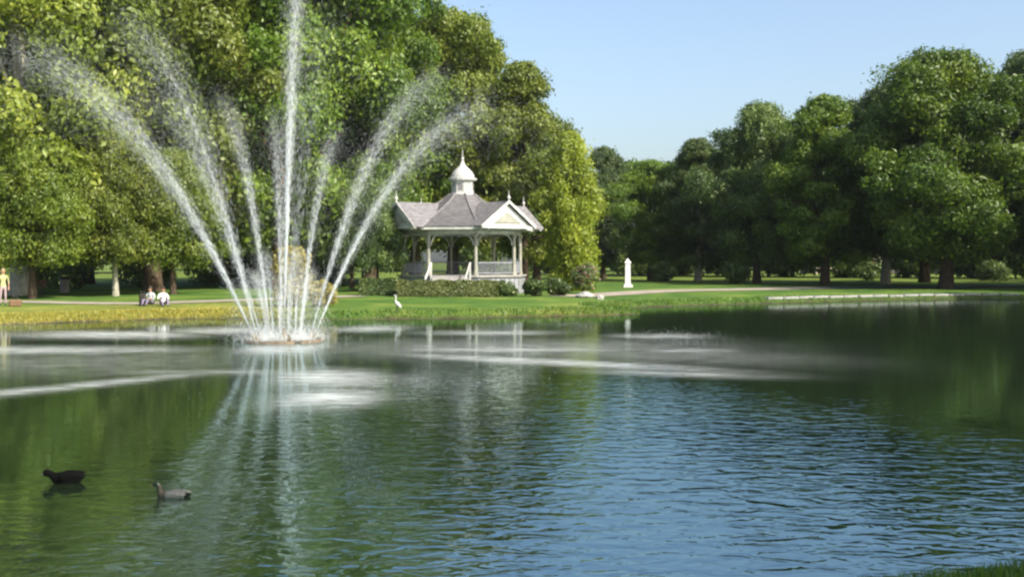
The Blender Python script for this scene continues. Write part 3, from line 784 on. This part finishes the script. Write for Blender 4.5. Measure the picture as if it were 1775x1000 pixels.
    for sg in (-1, 1):
        p = o * (ap + 0.1) + tn * sg * 1.42; q = o * (ap + 2.0) + tn * sg * 1.42
        mb = MB(); mb.beam(p + Vector((0, 0, 2.1)), q + Vector((0, 0, 1.05)), 0.10, 0.10)
        mb.box(p + Vector((0, 0, 1.2)), (0.12, 0.12, 1.9)); mb.box(q + Vector((0, 0, 0.4)), (0.12, 0.12, 1.4))
        mb.build('handrail', M['white'], root)
    return root
bandstand(802, 73.0)

# ------------------------------------------------------------------ the fountain
def drops(n, p0, v0, rg, sig, tmax, tpow=0.8, size=0.010, fade=0.35, wind=(0.0, 0.0)):
    """water drops along a thrown jet: positions and velocity directions"""
    t = tmax * rg.uniform(0, 1, n) ** tpow
    tap = v0[2] / 9.81
    keep = (t < tap * 0.92) | (rg.uniform(0, 1, n) < fade)
    t = t[keep]; n = len(t)
    burst = np.sin(t * 23) * 0.5 + np.sin(t * 61 + 1) * 0.5
    dv = rg.normal(size=(n, 3)) * sig * (1 + 0.3 * burst)[:, None]
    dv *= (rg.uniform(0, 1, n) ** 0.6)[:, None]
    strands = rg.normal(size=(36, 3)) * sig * 0.85          # ropy strands that thin out on the way up
    dv = dv * 0.55 + strands[rg.integers(0, 36, n)]
    lag = np.abs(rg.normal(size=n)) * 0.035
    v = np.array(v0) * (1 - lag)[:, None] + dv
    pos = np.array(p0) + v * t[:, None]
    pos[:, 2] -= 0.5 * 9.81 * t * t
    pos[:, 0] += wind[0] * t * t * lag * 10; pos[:, 1] += wind[1] * t * t * lag * 10
    vel = v.copy(); vel[:, 2] -= 9.81 * t
    ok = pos[:, 2] > 0.02
    return pos[ok], vel[ok], t[ok]
def drop_mesh(name, pos, vel, rg, thick, stretch, t=None):
    n = len(pos); sp = np.linalg.norm(vel, axis=1)
    d = vel / (sp[:, None] + 1e-9)
    u = np.cross(d, rg.normal(size=(n, 3))); u /= np.linalg.norm(u, axis=1)[:, None] + 1e-9
    w = np.cross(d, u)
    r = (thick * rg.lognormal(0, 0.35, n))[:, None]
    if t is not None: r = r * np.clip(1.3 - 0.5 * t, 0.25, 1.2)[:, None]
    L = np.maximum(stretch * sp * rg.uniform(0.5, 1.5, n), 0.02)[:, None]
    V = np.stack([pos - d * L / 2, pos + u * r, pos + (-0.5 * u + 0.866 * w) * r, pos + (-0.5 * u - 0.866 * w) * r, pos + d * L / 2], 1).reshape(-1, 3)
    i = np.arange(n)[:, None] * 5
    T = np.concatenate([i + [0, 2, 1], i + [0, 3, 2], i + [0, 1, 3], i + [4, 1, 2], i + [4, 2, 3], i + [4, 3, 1]], 1).reshape(-1, 3)
    return np_mesh(name, V, T, M['spray'])
fr_ = np.random.default_rng(99)
fountain = empty('fountain', (FX, FY, 0))
tag(fountain, 'floating pond fountain throwing tall fanned jets of white water', 'fountain')
mb = MB()
ring_n = 28
mb.tube([(1.15 * math.cos(2 * math.pi * i / ring_n), 1.15 * math.sin(2 * math.pi * i / ring_n), -0.01) for i in range(ring_n + 1)], [0.10] * (ring_n + 1), 8)
for i in range(4):
    a = math.pi / 4 * (2 * i + 1); mb.beam((0, 0, 0.0), (1.1 * math.cos(a), 1.1 * math.sin(a), 0.0), 0.1, 0.08)
mb.build('float_ring', M['float'], fountain)
#      azimuth, rise m, reach at the top m, drops, spread, drop thickness
JETS = [(186, 8.9, 7.9, 22000, 0.38, .0065), (222, 9.6, 4.8, 14000, 0.28, .006), (128, 8.4, 4.6, 12000, 0.24, .0065), (105, 7.9, 4.0, 11000, 0.24, .0065),
        (70, 7.0, 3.0, 10000, 0.20, .0065), (40, 9.0, 5.6, 15000, 0.28, .0065), (6, 7.6, 6.0, 15000, 0.28, .0065), (291, 9.0, 6.4, 9000, 0.40, .005),
        (152, 8.6, 6.2, 9000, 0.32, .006)]
for az, hgt, reach, n, sg, th in JETS:
    a = R(az); vz = math.sqrt(2 * 9.81 * hgt); ta = vz / 9.81; vr = reach / ta
    p0 = np.array([1.0 * math.cos(a), 1.0 * math.sin(a), 0.25]); v0 = np.array([vr * math.cos(a), vr * math.sin(a), vz])
    mb = MB(); dn = Vector(v0).normalized(); q = Vector(p0)
    mb.tube([q - dn * 0.22, q - dn * 0.1, q], [0.06, 0.05, 0.028], 8); mb.build('nozzle', M['brass'], fountain)
    pos, vel, t = drops(int(n * .7), p0, v0, fr_, sg * 0.95, 1.7 * ta, 0.8, fade=0.12, wind=(0.15, 0))
    tag(link('jet', drop_mesh('jet', pos, vel, fr_, th * 0.66, 0.020, t), fountain), kind='stuff')
    pos, vel, t = drops(int(n * .55), p0, v0 * 0.97, fr_, sg * 2.4, 1.25 * ta, 0.6, fade=0.25, wind=(0.5, 0.1))
    tag(link('mist', drop_mesh('mist', pos, vel, fr_, 0.0022, 0.012), fountain), kind='stuff')
# centre column
mb = MB(); mb.lathe([(0.16, 0.02), (0.16, 0.18), (0.06, 0.28), (0.05, 0.4)], 10); mb.build('nozzle', M['brass'], fountain)
pos, vel, t = drops(15000, (0, 0, 0.4), (0.45, -0.25, 16.0), fr_, 0.24, 2.0, 0.9, fade=0.5, wind=(0.1, 0))
tag(link('jet', drop_mesh('jet', pos, vel, fr_, 0.005, 0.018, t), fountain), kind='stuff')
# short inner sprays round the foot
for k in range(14):
    a = 2 * math.pi * k / 14 + 0.2; vz = fr_.uniform(5.0, 7.4); vr = fr_.uniform(0.25, 0.9)
    pos, vel, t = drops(2200, (0.55 * math.cos(a), 0.55 * math.sin(a), 0.2), (vr * math.cos(a), vr * math.sin(a), vz), fr_, 0.22, 2 * vz / 9.81, 0.9, fade=0.7)
    tag(link('inner_spray', drop_mesh('inner_spray', pos, vel, fr_, 0.0045, 0.016), fountain), kind='stuff')
n = 9000; ang = fr_.uniform(0, 2 * np.pi, n); rad = np.abs(fr_.normal(size=n)) * 0.55 + 0.5
pos = np.stack([rad * np.cos(ang), rad * np.sin(ang), 0.02 + np.abs(fr_.normal(size=n)) * 0.22], 1)
tag(link('churned_water', drop_mesh('churned_water', pos, fr_.normal(size=(n, 3)) + [0, 0, 2.0], fr_, 0.006, 0.03), fountain), kind='stuff')
# splashes where the jets come down
for az, hgt, reach, n, sg, th in JETS:
    a = R(az); rr = 1.0 + 2 * reach; n = 700
    ang = a + fr_.normal(size=n) * 0.10; rad = rr + fr_.normal(size=n) * 0.7
    pos = np.stack([rad * np.cos(ang), rad * np.sin(ang), 0.02 + np.abs(fr_.normal(size=n)) * 0.10], 1)
    vel = np.stack([fr_.normal(size=n), fr_.normal(size=n), np.abs(fr_.normal(size=n)) * 2], 1)
    tag(link('splash', drop_mesh('splash', pos, vel, fr_, 0.005, 0.012), fountain), kind='stuff')

# ------------------------------------------------------------------ small things on the banks
def stone_edging():
    root = empty('stone_edging', (0, 0, 0)); tag(root, 'row of pale coping stones along the shaded right bank', 'stone edging')
    cs = [p for p in POND if p[1] > 62 and 15.5 < p[0] < 34.5]
    cs = np.array(cs)[::-1]
    seg = np.r_[0, np.cumsum(np.linalg.norm(np.diff(cs, axis=0), axis=1))]
    L = seg[-1]; n = int(L / 1.25); rnd = random.Random(3)
    for i in range(n):
        s = (i + .5) * L / n
        x, y = np.interp(s, seg, cs[:, 0]), np.interp(s, seg, cs[:, 1])
        x2, y2 = np.interp(min(s + .4, L), seg, cs[:, 0]), np.interp(min(s + .4, L), seg, cs[:, 1])
        a = math.atan2(y2 - y, x2 - x)
        nx_, ny_ = -math.sin(a), math.cos(a)
        mb = MB(); mb.box((0, 0, 0), (L / n * 0.95, 0.55 + rnd.uniform(-.06, .06), 0.16))
        mb.build('stone', M['stone'], root, loc=(x + nx_ * .75, y + ny_ * .75, 0.25 + rnd.uniform(-.02, .02)), rot=(0, 0, a + rnd.uniform(-.02, .02)), bevel=0.03)
stone_edging()

p = on_ground(1088, 85)
pil = empty('white_pillar', p); pil.scale = (0.82, 0.82, 0.95); tag(pil, 'white stone pillar standing alone on the lawn beside the pale path', 'pillar')
mb = MB(); mb.box((0, 0, 0.06), (0.86, 0.86, 0.3)); mb.build('plinth', M['statue'], pil, bevel=0.02)
mb = MB(); mb.lathe([(0.40, 0.21), (0.36, 0.3), (0.33, 1.85), (0.36, 1.9)], 4, off=math.pi / 4); mb.build('shaft', M['statue'], pil)
mb = MB(); mb.lathe([(0.38, 1.9), (0.42, 1.97), (0.42, 2.05), (0.24, 2.14), (0.06, 2.34)], 4, off=math.pi / 4); mb.build('cap', M['statue'], pil)

def rock(name, label, px, d, s, seed, mat='rock'):
    rg = np.random.default_rng(seed); bm = bmesh.new(); bmesh.ops.create_icosphere(bm, subdivisions=3, radius=1)
    ph = rg.uniform(0, 6, 6)
    for v in bm.verts:
        c = v.co; k = 1 + 0.16 * math.sin(3 * c.x + ph[0]) * math.sin(2.5 * c.y + ph[1]) + 0.10 * math.sin(6 * c.z + ph[2]) + 0.06 * math.sin(9 * c.x + 7 * c.y + ph[3])
        v.co = Vector((c.x * s[0], c.y * s[1], max(c.z, -0.5) * s[2])) * k
    me = bpy.data.meshes.new(name); bm.to_mesh(me); bm.free(); me.materials.append(M[mat])
    o = link(name, me, loc=on_ground(px, d) + Vector((0, 0, s[2] * 0.3))); tag(o, label, 'rock'); return o
rock('boulder', 'pale boulder lying on the grass below the pink flowering shrub', 1013, 65, (0.50, 0.4, 0.27), 1)
rock('boulder', 'smaller pale boulder next to the larger one below the flowering shrub', 1040, 63, (0.26, 0.22, 0.2), 2)

def bench(label, px, d, rz):
    root = empty('park_bench', on_ground(px, d), rz); tag(root, label, 'bench')
    for i in range(4):
        mb = MB(); mb.box((0, -0.18 + 0.12 * i, 0.45), (1.7, 0.10, 0.04)); mb.build('seat_slat', M['wood'], root)
    for i in range(3):
        mb = MB(); mb.box((0, 0.26 + 0.03 * i, 0.60 + 0.13 * i), (1.7, 0.035, 0.10)); mb.build('back_slat', M['wood'], root)
    for sx in (-.7, .7):
        mb = MB(); mb.beam((sx, -.2, -.03), (sx, -.2, .43), .06, .06); mb.beam((sx, .2, -.03), (sx, .36, .95), .06, .06); mb.beam((sx, -.22, .41), (sx, .27, .41), .055, .05)
        mb.beam((sx, -.2, .64), (sx, .3, .64), .05, .04); mb.beam((sx, -.2, .43), (sx, -.2, .64), .04, .04)
        mb.build('bench_end', M['iron'], root)
    return root
bench('brown slatted bench under the low trees on the left bank', 52, 66, 0.1)

root = empty('litter_bin', on_ground(112, 70)); tag(root, 'pale grey litter bin standing beyond the bench on the left bank', 'litter bin')
mb = MB(); mb.lathe([(0.26, -.03), (0.28, 0.05), (0.30, 0.85)], 14); mb.build('bin_body', M['stone'], root)
mb = MB(); mb.lathe([(0.33, 0.85), (0.33, 0.92), (0.25, 1.0), (0.10, 1.05)], 14); mb.build('bin_lid', M['iron'], root)

# distant building glimpsed under the right trees
def building():
    o = on_ground(1570, 168); root = empty('low_building', o); tag(root, 'long low beige building glimpsed far behind the right bank trees', 'building')
    W, Dp, Hh = 30, 9, 3.6
    mb = MB(); mb.box((0, 0, Hh / 2 - .2), (W, Dp, Hh + .4)); mb.build('wall', M['wall'], root)
    mb = MB(); mb.prism([(-W / 2 - .5, -Dp / 2 - .6, Hh), (-W / 2 - .5, Dp / 2 + .6, Hh), (-W / 2 - .5, 0, Hh + 2.4)], (W + 1, 0, 0)); mb.build('roof', M['tile'], root)
    for i in range(9):
        x = -W / 2 + 2 + i * 3.25
        if i in (2, 6):
            mb = MB(); mb.box((x, -Dp / 2 - .02, 1.05), (1.1, 0.08, 2.1)); mb.build('door', M['wood'], root)
        else:
            mb = MB(); mb.box((x, -Dp / 2 - .01, 1.8), (1.5, 0.12, 1.4)); w = mb.build('window', M['white'], root)
            mb = MB(); mb.box((x, -Dp / 2 - .05, 1.8), (1.3, 0.08, 1.2)); mb.build('pane', M['pane'], w)
building()

# ------------------------------------------------------------------ birds
def loft(path, n=14, smooth=True):
    """path: (x, z, half width, half height, tilt of the section's plane in degrees); one closed skin"""
    V, Fc = [], []
    for x, z, w, h, tl in path:
        for k in range(n):
            a = 2 * math.pi * k / n
            u, v = math.cos(a) * w, math.sin(a) * h
            V.append((x - v * math.sin(R(tl)), u, z + v * math.cos(R(tl))))
    m_ = len(path)
    for i in range(m_ - 1):
        for k in range(n): Fc.append((i * n + k, i * n + (k + 1) % n, (i + 1) * n + (k + 1) % n, (i + 1) * n + k))
    me = bpy.data.meshes.new('loft'); me.from_pydata(V, [], Fc + [tuple(range(n))[::-1], tuple(range((m_ - 1) * n, m_ * n))])
    bm = bmesh.new(); bm.from_mesh(me); bmesh.ops.recalc_face_normals(bm, faces=bm.faces[:]); bm.to_mesh(me); bm.free()
    for p_ in me.polygons: p_.use_smooth = smooth
    return me
M['duck_dark'] = surf('black_feathers', (0.001, 0.001, 0.001), (0.004, 0.004, 0.0035), 30, 0.8, 0.2, spec=0.05)
M['duck_head'] = surf('dark_green_feathers', (0.003, 0.009, 0.003), (0.009, 0.016, 0.005), 30, 0.35, 0.1)
M['duck_grey'] = surf('grey_feathers', (0.035, 0.037, 0.034), (0.085, 0.088, 0.08), 30, 0.7, 0.2)
M['duck_brown'] = surf('brown_feathers', (0.016, 0.013, 0.008), (0.032, 0.026, 0.016), 30, 0.7, 0.2)
M['bill'] = surf('olive_bill', (0.06, 0.055, 0.02), (0.11, 0.095, 0.03), 20, 0.4, 0.0)
M['bill_dark'] = surf('dark_bill', (0.03, 0.03, 0.025), (0.06, 0.055, 0.045), 20, 0.4, 0.0)
M['bird_white'] = surf('white_feathers', (0.34, 0.34, 0.32), (0.48, 0.48, 0.45), 12, 0.7, 0.1)
M['eye'] = surf('black_eye', (0.004, 0.004, 0.004), (0.008, 0.008, 0.008), 5, 0.1, 0.0)
def duck(label, loc, rz, low, mats, bill, s=1.0, tall=1.0):
    root = empty('duck', loc, rz); root.scale = (1, 1, tall); tag(root, label, 'duck')
    body = [(-.27, .075, .008, .006, -20), (-.24, .07, .05, .016, -12), (-.19, .055, .085, .045, -5), (-.10, .045, .112, .075, 0), (0, .04, .12, .085, 0), (.09, .04, .108, .082, 0), (.155, .05, .082, .07, 15)]
    if low:
        neck = [(.20, .075, .055, .05, 30), (.235, .10, .042, .042, 35), (.265, .115, .040, .040, 20), (.30, .118, .040, .042, 0), (.33, .112, .030, .032, -10), (.345, .106, .012, .014, -10)]; hx, hz = .345, .105
    else:
        neck = [(.19, .085, .055, .05, 45), (.205, .125, .046, .044, 70), (.208, .165, .042, .040, 78), (.215, .198, .038, .036, 55), (.237, .222, .040, .042, 20), (.265, .225, .039, .042, 0), (.292, .215, .028, .030, -12), (.305, .209, .012, .014, -12)]; hx, hz = .305, .208
    me = loft(body + neck)
    for k_ in mats: me.materials.append(M[k_])
    for p_ in me.polygons:
        x, z = p_.center.x, p_.center.z
        p_.material_index = 2 if (x > .195 and z > .10) else (1 if x > .10 else (3 if x < -.2 else 0))
    link('body', me, root, scale=(s, s, s))
    b = loft([(0, 0, .014, .014, 0), (.02, -.003, .016, .009, -5), (.05, -.008, .018, .005, -5), (.062, -.009, .010, .003, -5)], 8); b.materials.append(M[bill])
    link('bill', b, root, ((hx - .004) * s, 0, hz * s), scale=(s, s, s))
    for sy in (-1, 1):
        w = loft([(.10, .062, .004, .03, 0), (.05, .07, .012, .05, 0), (-.04, .075, .014, .048, 0), (-.14, .082, .010, .03, -5), (-.23, .095, .003, .008, -8)], 10); w.materials.append(M[mats[0]])
        link('wing', w, root, (0, sy * .103 * s, 0.004), rot=(sy * -0.25, 0, sy * 0.06), scale=(s, s, s))
        bm = bmesh.new(); bmesh.ops.create_uvsphere(bm, u_segments=8, v_segments=6, radius=.006); em = bpy.data.meshes.new('eye'); bm.to_mesh(em); bm.free(); em.materials.append(M['eye'])
        link('eye', em, root, ((hx - .045) * s, sy * .034 * s, (hz + .016) * s), scale=(s, s, s))
    return root
d1 = EYE * F / (838 - 450); d2 = EYE * F / (862 - 450)
duck('black duck swimming with its head held low', (at(113, d1).x, d1, 0.0), R(190), True, ('duck_dark', 'duck_dark', 'duck_dark', 'duck_dark'), 'bill_dark', 0.78, 1.35)
duck('grey-bodied duck with dark upright head swimming behind the black duck', (at(297, d2).x, d2, -0.03), R(176), False, ('duck_grey', 'duck_brown', 'duck_head', 'duck_dark'), 'bill', 0.75)

def egret(px, d):
    root = empty('white_egret', on_ground(px, d), R(165)); tag(root, 'white long-necked bird standing on the bank below the dark hedge', 'bird')
    me = loft([(-.20, .22, .01, .01, 40), (-.14, .27, .05, .04, 40), (-.05, .35, .085, .09, 45), (.02, .43, .08, .09, 55), (.06, .50, .05, .05, 70), (.07, .57, .032, .03, 85), (.055, .64, .026, .026, 100), (.05, .70, .026, .026, 90), (.065, .745, .03, .03, 50), (.10, .765, .033, .033, 10), (.14, .76, .022, .022, 0), (.155, .757, .01, .01, 0)], 10)
    me.materials.append(M['bird_white']); link('body', me, root)
    b = loft([(.15, .757, .011, .011, 0), (.19, .752, .008, .008, 0), (.25, .745, .002, .002, 0)], 6); b.materials.append(M['bill']); link('bill', b, root)
    for sy in (-1, 1):
        w = loft([(.05, .46, .01, .03, 45), (0, .42, .018, .07, 45), (-.10, .33, .014, .05, 42), (-.20, .23, .003, .01, 40)], 8); w.materials.append(M['bird_white']); link('wing', w, root, (0, sy * .075, 0))
        mb = MB(); mb.tube([(-.02, sy * .035, .33), (.01, sy * .035, .17), (-.015, sy * .035, -.02)], [.012, .010, .008], 6)
        for a in (-.5, 0, .5): mb.tube([(-.015, sy * .035, 0.0), (-.015 + .07 * math.cos(a), sy * .035 + .07 * math.sin(a), -.01)], [.006, .004], 5)
        mb.build('leg', M['duck_dark'], root)
egret(688, 48.7)

# ------------------------------------------------------------------ people
M['skin'] = surf('skin', (0.30, 0.17, 0.11), (0.38, 0.23, 0.15), 8, 0.55, 0.05)
M['yellow_cloth'] = surf('pale_yellow_cloth', (0.30, 0.29, 0.13), (0.42, 0.40, 0.20), 6, 0.9, 0.2)
M['pink_cloth'] = surf('pale_pink_cloth', (0.26, 0.19, 0.20), (0.36, 0.28, 0.28), 6, 0.9, 0.2)
M['white_cloth'] = surf('white_cloth', (0.70, 0.70, 0.68), (0.80, 0.80, 0.78), 6, 0.9, 0.2)
M['grey_cloth'] = surf('light_grey_cloth', (0.42, 0.43, 0.45), (0.54, 0.55, 0.57), 6, 0.9, 0.2)
M['violet_cloth'] = surf('grey_violet_cloth', (0.14, 0.12, 0.17), (0.22, 0.19, 0.26), 6, 0.9, 0.2)
M['shoe'] = surf('dark_shoe', (0.03, 0.025, 0.03), (0.06, 0.05, 0.055), 6, 0.6, 0.1)
M['hair'] = surf('dark_hair', (0.02, 0.014, 0.01), (0.05, 0.035, 0.022), 14, 0.5, 0.5, stretch=(1, 1, .2))
M['hair_fair'] = surf('fair_hair', (0.22, 0.16, 0.08), (0.34, 0.26, 0.14), 14, 0.5, 0.5, stretch=(1, 1, .2))
def person(label, loc, rz, pose, zones, hair):
    """one continuous skin grown over a joint skeleton; clothes by zone"""
    J, E, rad = [], [], []
    def add(p, r, par=None):
        J.append(p); rad.append(r); i = len(J) - 1
        if par is not None: E.append((par, i))
        return i
    P_ = pose
    pel = add(P_['pelvis'], .135); wa = add(P_['waist'], .115, pel); ch = add(P_['chest'], .135, wa)
    nk = add(P_['neck'], .055, ch); hd0 = add(P_['chin'], .062, nk); hd1 = add(P_['face'], .092, hd0); add(P_['crown'], .070, hd1)
    part = {}
    for s in (-1, 1):
        mir = lambda p: (p[0] * s, p[1], p[2])
        S = 'R' if s > 0 else 'L'
        sh = add(mir(P_['shoulder']), .062, ch); el = add(mir(P_['elbow' + S]), .044, sh); wr = add(mir(P_['wrist' + S]), .030, el)
        h = Vector(mir(P_['wrist' + S])); dirn = (h - Vector(mir(P_['elbow' + S]))).normalized()
        pm = add(tuple(h + dirn * .06), .032, wr)
        side = dirn.cross(Vector((0, 1, 0.2))).normalized()
        for f, ln in ((-1.5, .055), (-.5, .075), (.5, .08), (1.5, .07)):
            k1 = h + dirn * .10 + side * f * .018; k2 = k1 + dirn * ln + Vector((0, .015, 0))
            a = add(tuple(k1), .0095, pm); add(tuple(k2), .0085, a)
        th = h + dirn * .05 + side * .045; a = add(tuple(th), .011, pm); add(tuple(th + dirn * .045 + side * .015), .009, a)
        hp = add(mir(P_['hip']), .095, pel); kn = add(mir(P_['knee' + S]), .066, hp); an = add(mir(P_['ankle' + S]), .043, kn)
        a_ = Vector(mir(P_['ankle' + S])); add(tuple(a_ + Vector(P_['foot'])), .040, an)
    me = bpy.data.meshes.new('person_skeleton'); me.from_pydata(J, E, [])
    o = bpy.data.objects.new('person', me); COL.objects.link(o)
    sk = o.modifiers.new('skin', 'SKIN'); sk.use_smooth_shade = True
    for v, r in zip(me.skin_vertices[0].data, rad): v.radius = (r, r * 0.85); v.use_root = False
    me.skin_vertices[0].data[0].use_root = True
    sb = o.modifiers.new('sub', 'SUBSURF'); sb.levels = 2; sb.render_levels = 2
    dg = bpy.context.evaluated_depsgraph_get(); dg.update()
    full = bpy.data.meshes.new_from_object(o.evaluated_get(dg))
    bpy.data.objects.remove(o); 
    root = empty('person', loc, rz); tag(root, label, 'person')
    names = list(dict.fromkeys(z[0] for z in zones))
    full.materials.clear()
    for n_ in names: full.materials.append(M[n_])
    for p_ in full.polygons:
        for nm, fn_ in zones:
            if fn_(p_.center): p_.material_index = names.index(nm); break
        p_.use_smooth = True
    link('body', full, root)
    f = Vector(P_['face']); bm = bmesh.new(); bmesh.ops.create_uvsphere(bm, u_segments=14, v_segments=10, radius=1)
    for v in bm.verts:
        c_ = v.co.copy(); v.co = Vector((c_.x * .098, c_.y * .108, c_.z * .125)) 
        if c_.y < -0.25 and c_.z < 0.45: v.co *= 0.72
    hm = bpy.data.meshes.new('hair'); bm.to_mesh(hm); bm.free(); hm.materials.append(M[hair])
    for p_ in hm.polygons: p_.use_smooth = True
    link('hair', hm, root, f + Vector((0, .018, .045)))
    mb = MB(); mb.prism([f + Vector(q) for q in ((-.014, -.078, -.02), (.014, -.078, -.02), (0, -.078, .03))], (0, -.022, -.004)); mb.build('nose', M['skin'], root)
    for sx in (-1, 1):
        mb = MB(); mb.lathe([(.004, -.009), (.010, -.005), (.010, .005), (.004, .009)], 8, f + Vector((sx * .033, -.080, .018))); mb.build('eye', M['eye'], root)
        mb = MB(); mb.tube([f + Vector((sx * .082, .01, -.03)), f + Vector((sx * .095, .012, 0)), f + Vector((sx * .084, .015, .03))], [.010, .018, .010], 6); mb.build('ear', M['skin'], root)
    mb = MB(); mb.box(f + Vector((0, -.082, -.048)), (.045, .012, .010)); mb.build('mouth', M['pink_cloth'], root)
    return root
STAND = dict(pelvis=(0, 0, .95), waist=(0, 0, 1.10), chest=(0, .01, 1.34), neck=(0, .01, 1.50), chin=(0, -.01, 1.57), face=(0, -.01, 1.64), crown=(0, .01, 1.72),
             shoulder=(.19, .01, 1.42), elbowR=(.25, .03, 1.14), elbowL=(.25, .03, 1.14), wristR=(.24, -.06, .90), wristL=(.23, -.08, .90),
             hip=(.09, 0, .88), kneeR=(.10, -.02, .48), kneeL=(.12, -.03, .48), ankleR=(.10, .02, .08), ankleL=(.13, .0, .08), foot=(0, -.15, -.045))
SIT = dict(pelvis=(0, 0, .13), waist=(0, -.01, .29), chest=(0, -.05, .52), neck=(0, -.07, .67), chin=(0, -.10, .73), face=(0, -.105, .80), crown=(0, -.085, .88),
           shoulder=(.18, -.05, .59), elbowR=(.25, -.10, .34), elbowL=(.26, -.16, .36), wristR=(.20, -.32, .34), wristL=(.14, -.36, .40),
           hip=(.10, -.04, .12), kneeR=(.14, -.42, .40), kneeL=(.17, -.40, .34), ankleR=(.12, -.62, .07), ankleL=(.10, -.60, .07), foot=(0, -.14, -.025))
zst = [('skin', lambda c: c.z > 1.50), ('skin', lambda c: abs(c.x) > .17 and c.z < 1.12), ('yellow_cloth', lambda c: c.z > .93), ('pink_cloth', lambda c: c.z > .12), ('shoe', lambda c: True)]
def zsit(top, leg): return [('skin', lambda c: c.z > .66), ('skin', lambda c: c.y < -.20 and abs(c.x) > .11 and c.z > .3 and c.y > -.6 and c.y < -.26 and c.z > .33 and abs(c.x) > .19), (top, lambda c: c.z > .22 and c.y > -.24), ('shoe', lambda c: c.z < .09 and c.y < -.55), (leg, lambda c: True)]
person('person in pale yellow top and pale pink trousers standing on the left bank', on_ground(5, 53), 0.5, STAND, zst, 'hair_fair')
person('person in white top sitting on the grass of the left bank', on_ground(282, 53.5), 0.5, SIT, zsit('white_cloth', 'violet_cloth'), 'hair')
person('person in light grey top sitting on the grass beside the one in white', on_ground(262, 54), -0.3, SIT, zsit('grey_cloth', 'violet_cloth'), 'hair')

def bag(name, label, px, d, s, mat):
    root = empty(name, on_ground(px, d), 0.3); tag(root, label, 'bag')
    mb = MB(); mb.box((0, 0, s[2] / 2 - 0.02), s); mb.build('bag_body', M[mat], root, bevel=0.06)
    mb = MB(); mb.tube([(-s[0] * .25, 0, s[2] - .04), (-s[0] * .2, 0, s[2] + .12), (s[0] * .2, 0, s[2] + .12), (s[0] * .25, 0, s[2] - .04)], [.018] * 4, 6); mb.build('handle', M['shoe'], root)
bag('bag', 'brown bag on the grass at the feet of the standing person', 26, 52.5, (0.55, 0.3, 0.34), 'wood')
bag('rucksack', 'dark olive rucksack on the grass beside the seated people', 247, 53.8, (0.34, 0.3, 0.62), 'duck_brown')

# ------------------------------------------------------------------ thin summer haze
x0, x1, y0, y1 = float(xs[0]) - 5, float(xs[-1]) + 5, float(ys[0]) - 5, float(ys[-1]) + 5
mb = MB(); mb.prism([(x0, y0, -1.9), (x1, y0, -1.9), (x1, y1, -1.9), (x0, y1, -1.9)], (0, 0, 34.0))
m, nt, out = new_mat('haze_air')
pv = N(nt, 'ShaderNodeVolumePrincipled')
pv.inputs['Color'].default_value = (0.86, 0.93, 1.0, 1); pv.inputs['Density'].default_value = 0.0001; pv.inputs['Anisotropy'].default_value = 0.2
nt.links.new(pv.outputs[0], out.inputs['Volume'])
tag(mb.build('haze', m), 'thin pale summer haze filling the park', 'haze', kind='stuff')
